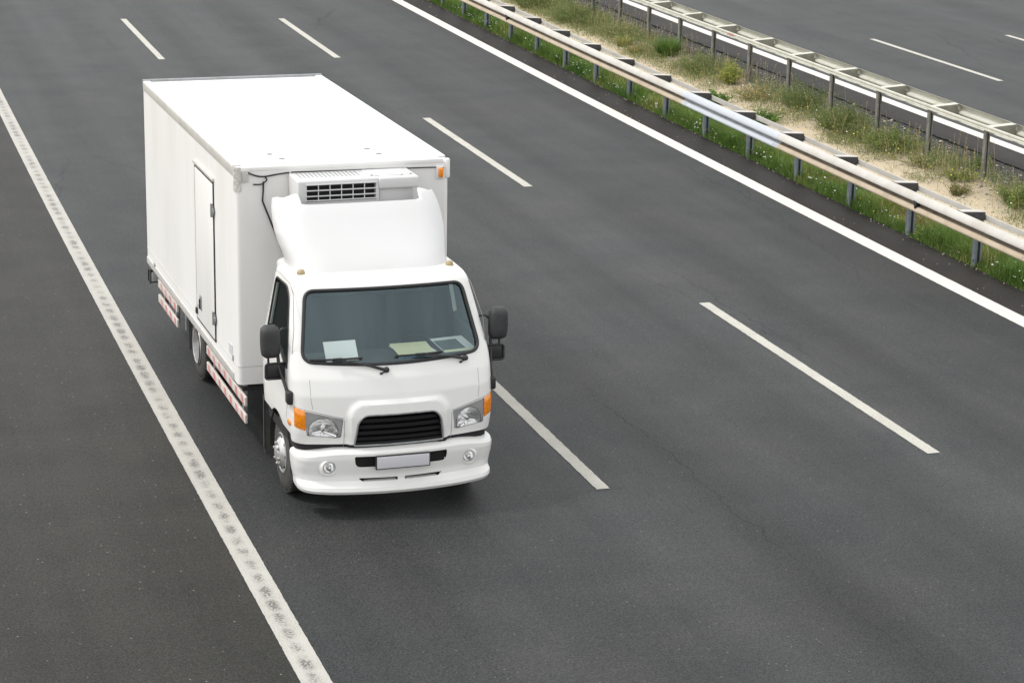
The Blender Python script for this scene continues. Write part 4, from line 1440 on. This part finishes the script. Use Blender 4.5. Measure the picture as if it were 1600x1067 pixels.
# dented metal corner cap, front right of the box
mb = MB()
bm = bmesh.new()
bmesh.ops.create_grid(bm, x_segments=8, y_segments=10, size=.5)
vs = []
for v in bm.verts:
    u, w_ = v.co.x+.5, v.co.y+.5
    th = pi/2*u
    p = Vector((-BW+.055-.066*cos(th)-.0, .055-.066*sin(th), BZ1-.225+.24*w_))
    k = noise.noise(Vector((u*5, w_*7, 3)))*.006
    p += Vector((-cos(th), -sin(th), 0))*k
    v.co = p
bmesh.ops.solidify(bm, geom=bm.faces[:], thickness=.004)
me = bpy.data.meshes.new('corner_cap'); bm.to_mesh(me); bm.free()
me.materials.append(M['trim'])
o = link(bpy.data.objects.new('corner_cap', me), cargo)
mb = MB(); mb.box((BW-.012, .02, BZ1-.09), (.05, .06, .20), bev=.015)
mb.build('corner_cap', M['box'], cargo, smooth=40)
# skirting moulding low on the front corners
mb = MB(); mb.loft([[p*1 for p in box_sec(.90, -.004)], [p*1 for p in box_sec(.905, -.004)]], True, True, True)
mb.build('seam', M['trim'], cargo)

# side door with gasket, hinges and latch
dx = -BW
DY0, DY1, DZ0, DZ1 = 1.135, 2.16, .865, 2.565
mb = MB()
mb.box((dx-.006, (DY0+DY1)/2, (DZ0+DZ1)/2), (.018, DY1-DY0-.03, DZ1-DZ0-.03), bev=.006)
door = mb.build('side_door', M['box'], truck, smooth=40)
mb = MB()
g_ = round_poly([(DY0, DZ0), (DY1, DZ0), (DY1, DZ1), (DY0, DZ1)], .015, 3)
mb.tube([(dx-.002, y, z) for y, z in g_], .0125, 8, closed=True)
mb.build('gasket', M['rubber'], door, smooth=50)
for z in (1.12, 2.28):
    mb = MB()
    mb.box((dx-.02, DY0+.0, z), (.022, .11, .05), bev=.006)
    mb.lathe([(-.07, .013), (.07, .013)], (dx-.03, DY0, z), 'z', 10)
    mb.box((dx-.018, DY0-.01, z+.035), (.012, .05, .03), bev=.003); mb.box((dx-.018, DY0-.01, z-.035), (.012, .05, .03), bev=.003)
    mb.build('hinge', M['steel'], door, smooth=50)
mb = MB()
mb.box((dx-.016, 1.90, 1.10), (.016, .10, .16), bev=.005)
mb.box((dx-.028, 1.905, 1.085), (.02, .035, .11), bev=.006, mi=1)
mb.box((dx-.02, 2.12, .96), (.03, .06, .07), bev=.008, mi=1)
mb.box((dx-.018, 2.01, 1.03), (.01, .20, .012), mi=0)
mb.build('latch', [M['steel'], M['black']], door, smooth=40)
mb = MB(); mb.box((dx-.012, (DY0+DY1)/2, DZ1+.04), (.03, DY1-DY0+.06, .035), bev=.008)
mb.build('drip_rail', M['trim'], door, smooth=40)
# information plates and small marker low on the side
mb = MB(); mb.box((dx-.003, .36, 1.0), (.006, .16, .11), bev=.002)
mb.box((dx-.004, .25, .93), (.008, .05, .06), bev=.002, mi=1)
mb.build('side_plate', [M['plate'], M['steel']], cargo)
mb = MB(); mb.lathe([(0, .035), (.012, .032), (.016, .0001)], (dx, 4.95, .80), 'x', 16, 0, -1)
mb.build('side_marker', M['steel'], cargo, smooth=50)
# amber marker lamp high on the front and its feed cable
mb = MB(); mb.box((1.005, -.012, 2.81), (.085, .02, .13), bev=.008, mi=1)
mb.box((1.008, -.03, 2.81), (.052, .04, .105), bev=.018, mi=0)
mb.build('marker_lamp', [M['amber'], M['box']], truck, smooth=50)
mb = MB(); mb.box((-1.005, -.012, 2.86), (.06, .02, .12), bev=.006)
mb.build('lamp_bracket', M['trim'], truck, smooth=40)
def cable(pts, r):
    k = MB(); P = [Vector(p) for p in pts]; out = []
    for i in range(len(P)-1):
        p0, p1, p2, p3 = P[max(i-1, 0)], P[i], P[i+1], P[min(i+2, len(P)-1)]
        for j in range(6):
            t = j/6
            out.append(.5*((2*p1)+(p2-p0)*t+(2*p0-5*p1+4*p2-p3)*t*t+(3*p1-p0-3*p2+p3)*t**3))
    out.append(P[-1]); k.tube(out, r, 6); return k
k = cable([(-1.01, -.012, 2.91), (-.90, -.014, 2.862), (-.81, -.016, 2.85), (-.69, -.014, 2.865), (-.56, -.012, 2.878)], .008)
k2 = cable([(-.81, -.016, 2.85), (-.79, -.02, 2.815), (-.845, -.02, 2.775), (-.925, -.014, 2.775)], .007)
k3 = MB(); k3.tube([(-.822, -.016, 2.80), (-.826, -.016, 2.70), (-.834, -.014, 2.605), (-.80, -.014, 2.515), (-.74, -.016, 2.355), (-.645, -.02, 2.10), (-.60, -.03, 1.98)], .0085, 6)
k4 = cable([(-.54, -.012, 2.88), (.2, -.012, 2.872), (.98, -.012, 2.862), (1.0, -.03, 2.85)], .006)
for kk in (k2, k3, k4): k.add(kk.v, kk.f, 0)
k.build('cable', M['cable'], truck, smooth=60)

# ------------------------------------------------------------------ cooling unit on the box front
mb = MB()
mb.box((-.155, -.215, 2.60), (.83, .43, .545), bev=.022)
unit = mb.build('cooling_unit', M['fair'], truck, smooth=40)
boolean(unit, [cutter(lambda k: k.box((-.13, -.42, 2.745), (.70, .12, .175)))])
smooth(unit, 35)
mb = MB(); mb.box((.455, -.225, 2.815), (.41, .45, .115), bev=.02)
mb.box((.44, -.20, 2.60), (.36, .38, .32), bev=.02)
mb.build('side_cowl', M['fair'], unit, smooth=40)
mb = MB(); mb.box((-.13, -.366, 2.745), (.70, .008, .175)); mb.build('condenser', M['pit'], unit)
mb = MB()
for z in (2.672, 2.716, 2.772, 2.83): mb.box((-.13, -.437, z), (.72, .012, .012), bev=.003)
for i in range(1, 6):
    mb.box((-.48+.70*i/6, -.430, 2.745), (.008, .012, .172))
mb.build('guard', M['fair'], unit, smooth=40)
mb = MB()
for i in range(15):
    mb.box((-.50+.042*i, -.17, 2.8735), (.010, .24, .006))
mb.build('vents', M['steel'], unit)
mb = MB()
mb.box((.40, -.20, 2.8745), (.46, .30, .012), bev=.004)
for x, y in ((.20, -.34), (.60, -.34), (.20, -.06), (.60, -.06), (.50, -.38)):
    mb.lathe([(0, .012), (.006, .011), (.008, .0001)], (x, y, 2.8805), 'z', 8, 1)
mb.build('access_cover', [M['fair'], M['steel']], unit, smooth=40)

# ------------------------------------------------------------------ chassis, wheels, guards
mb = MB()
for s_ in (-1, 1):
    mb.box((s_*.40, 1.70, .60), (.08, 7.2, .18))
for y in (-.3, .9, 2.2, 3.6, 4.9): mb.box((0, y, .60), (.72, .08, .14))
mb.box((.62, .85, .52), (.36, .9, .30), bev=.05)
mb.box((-.55, .40, .50), (.25, .5, .24), bev=.03)
mb.box((0, 2.7, .655), (2.1, 5.3, .05))
mb.lathe([(-.8, .055), (.8, .055)], (0, 2.76, .385), 'x', 14)
mb.lathe([(-.75, .045), (.75, .045)], (0, -1.23, .36), 'x', 14)
mb.lathe([(-.17, .0001), (-.16, .12), (.16, .12), (.17, .0001)], (0, 2.76, .385), 'x', 20)
mb.box((0, -1.55, .50), (1.3, .9, .40), bev=.06)
mb.box((0, 5.46, .52), (1.9, .08, .12), bev=.01)
mb.box((0, -1.35, .285), (1.25, 1.5, .05), bev=.01)  # undertray added to block sky light and darken the ground below
mb.build('chassis', M['chassis'], truck, smooth=35)
# inner front wings
for s_ in (-1, 1):
    mb = MB()
    secs = []
    for i in range(15):
        th = radians(-8 + 196*i/14)
        y, z = -1.25-.45*cos(th), .38+.45*sin(th)
        secs.append([Vector((s_*.60, y, z)), Vector((s_*.955, y, z))])
    mb.loft(secs, False)
    mb.build('wheel_arch', M['chassis'], truck, smooth=60)
    mb = MB()
    mb.box((s_*.83, -.60, .47), (.28, .018, .60), bev=.005)
    mb.box((s_*.973, -.61, .50), (.012, .02, .56), bev=.003, mi=1)
    mb.build('mud_flap', [M['flap'], M['flap']], truck, smooth=40)

def tyre(cx, cy, s_, w, R=.385):
    """tread, shoulders and sidewalls; outer face looks towards s_"""
    t = MB()
    ri = .205
    prof = [(w, ri-.01, 0), (w-.005, ri+.015, 0), (w-.0, ri+.07, 1), (w-.004, R-.055, 1), (w-.022, R-.016, 0), (w-.04, R-.002, 0), (w*.5+.012, R, 0), (w*.5+.008, R-.012, 0), (w*.5-.008, R-.012, 0), (w*.5-.012, R, 0),
            (.04, R-.002, 0), (.02, R-.02, 0), (.0, R-.08, 0), (.0, ri, 0)]
    prof[1] = (w-.004, ri+.012, 1)
    t.lathe(prof, (0, 0, 0), 'x', 56, 0, s_)
    n = 56
    for j in range(n):      # tread blocks
        th = 2*pi*j/n
        for x0 in (.035, w-.035):
            mb_ = Matrix.Rotation(th, 3, 'X')
            t.box(mb_ @ Vector((s_*x0, 0, R-.001)), (.04, .022, .012), 0, rot=mb_)
    return t
def put(o, p, parent):
    o.location = p; o.parent = parent; return o
rear_disc = [(.052, .2), (.045, .185), (-.02, .178), (-.075, .17), (-.085, .155), (-.09, .105), (-.06, .098), (-.06, .085), (.01, .08), (.02, .055), (.022, .0001)]
front_disc = [(-.02, .205), (.012, .20), (.016, .19), (-.008, .182), (-.012, .168), (.018, .155), (.04, .128), (.052, .115), (.053, .085), (.062, .08), (.072, .06), (.075, .03), (.075, .0001)]
for s_ in (-1, 1):
    # front wheel
    w = .20
    wh = tyre(0, 0, s_, w).build('wheel', [M['tyre'], M['tyre_wall']], None, smooth=35)
    put(wh, (s_*.742, -1.265, .385), truck)
    d = MB(); d.lathe([(a+w-.01, r) for a, r in front_disc], (0, 0, 0), 'x', 40, 0, s_)
    d.build('rim', M['rim'], wh, smooth=40)
    nt = MB()
    for j in range(6):
        th = 2*pi*j/6+.3
        nt.lathe([(w+.034, .020), (w+.052, .018), (w+.064, .012), (w+.066, .0001)], (0, .098*cos(th), .098*sin(th)), 'x', 8, 0, s_)
    nt.build('wheel_nuts', M['nut'], wh, smooth=40)
    ho = MB()
    for j in range(8):
        th = 2*pi*j/8
        ho.lathe([(w+.006, .0001), (w+.0065, .018), (w-.01, .02)], (0, .148*cos(th), .148*sin(th)), 'x', 10, 0, s_)
    ho.build('vent_holes', M['pit'], wh)
    # rear twin wheels
    for k, x0 in enumerate((.805, .575)):
        wh = tyre(0, 0, s_, w).build('wheel', [M['tyre'], M['tyre_wall']], None, smooth=35)
        put(wh, (s_*x0, 2.76, .385), truck)
        if k == 0:
            d = MB(); d.lathe([(a+w-.03, r) for a, r in rear_disc], (0, 0, 0), 'x', 40, 0, s_)
            d.lathe([(w-.0, .213), (w+.012, .208), (w+.012, .200), (w-.01, .196)], (0, 0, 0), 'x', 40, 0, s_)
            d.build('rim', M['rim'], wh, smooth=40)
            nt = MB()
            for j in range(6):
                th = 2*pi*j/6
                nt.lathe([(w-.12, .020), (w-.08, .018), (w-.07, .0001)], (0, .128*cos(th), .128*sin(th)), 'x', 8, 0, s_)
            nt.build('wheel_nuts', M['nut'], wh, smooth=40)
    mb = MB(); mb.box((s_*.80, 3.28, .42), (.42, .016, .46), bev=.005)
    mb.build('mud_flap', M['flap'], truck, smooth=40)
    mb = MB(); mb.box((s_*1.0, 3.42, .56), (.035, .05, .36), bev=.006)
    mb.build('guard_bracket', M['steel'], truck, smooth=40)
    # side guards: two striped rails before and behind the rear wheel
    for (ya, yb) in ((-.17, 1.86), (3.66, 4.93)):
        for (z0, z1) in ((.535, .632), (.352, .447)):
            gd = MB()
            gd.box((s_*1.06, (ya+yb)/2, (z0+z1)/2), (.028, yb-ya, z1-z0), bev=.006)
            gu = gd.build('side_guard', M['offwhite'], truck, smooth=40)
            stp = MB()
            y = ya+.06
            while y+.17 < yb:
                x = s_*1.0755
                stp.add([(x, y, z0+.006), (x, y+.11, z0+.006), (x, y+.15, z1-.006), (x, y+.04, z1-.006)], [(0, 1, 2, 3)])
                y += .292
            stp.build('red_stripes', M['red'], gu)
        br = MB()
        for y in (ya+.25, yb-.25): br.box((s_*1.02, y, .52), (.045, .05, .36), bev=.004)
        br.build('guard_post', M['steel'], truck, smooth=40)
    # tail lamp box under the rear corner
    tl = MB()
    tl.box((s_*.98, 5.50, .54), (.20, .12, .17), bev=.015)
    tl.box((s_*.98, 5.44, .535), (.17, .02, .12), bev=.006, mi=1)
    tl.tube([(s_*1.085, 5.42, .46), (s_*1.085, 5.56, .46), (s_*1.085, 5.56, .62), (s_*1.085, 5.42, .62)], .008, 6)
    tl.build('tail_lamp', [M['chassis'], M['lampgrey']], truck, smooth=40)

# ------------------------------------------------------------------ loose papers on the dashboard (things of their own)
TR = Matrix.Translation(truck.location) @ Matrix.Rotation(.0026, 4, 'Z')
def sheet(name, label, c, w, d, rz, tilt, mats, layers=1, cat='paper', spread=.0, th=.0025, curl=.0):
    mb = MB()
    for i in range(layers):
        R = Matrix.Rotation(rz+random.uniform(-1, 1)*spread, 3, 'Z') @ Matrix.Rotation(tilt, 3, 'X')
        off = Vector((random.uniform(-1, 1)*spread*.2, random.uniform(-1, 1)*spread*.2, 0)) if i else Vector((0, 0, 0))
        mb.box(R @ Vector((0, 0, th*1.3*i)) + off*1, (w, d, th), i if i < len(mats) else len(mats)-1, rot=R)
    o = mb.build(name, mats, None)
    o.matrix_world = TR @ Matrix.Translation(c)
    return tag(o, label, cat, 'papers on the truck dashboard')
sheet('paper_sheet', 'white card standing behind the windscreen in front of the passenger seat', (-.465, -1.72, 1.495), .315, .21, .02, radians(50), [M['paper']])
sheet('paper_stack', 'stack of papers with a yellow sheet on top in the middle of the dashboard', (.275, -1.62, 1.436), .36, .33, .10, radians(4), [M['paper'], M['paper'], M['paperyel']], 3, spread=.14)
def folder():
    k = MB()
    R_ = Matrix.Rotation(.14, 3, 'Z') @ Matrix.Rotation(radians(7), 3, 'X')
    k.box((0, 0, 0), (.34, .36, .003), 0, rot=R_)
    k.box(R_ @ Vector((-.045, -.03, .005)), (.235, .27, .003), 1, rot=R_)
    k.box(R_ @ Vector((.0, -.165, .006)), (.33, .05, .003), 2, rot=R_)
    o = k.build('folder', [M['paper'], M['papergrey'], M['paperyel']], None)
    o.matrix_world = TR @ Matrix.Translation((.685, -1.58, 1.445))
    return tag(o, 'white and dark grey folder at the driver end of the dashboard', 'folder', 'papers on the truck dashboard')
folder()
sheet('folder', 'blue folder lying under the edge of the yellow paper stack', (.24, -1.80, 1.418), .34, .07, .06, radians(2), [M['paperblue']], 1, 'folder')
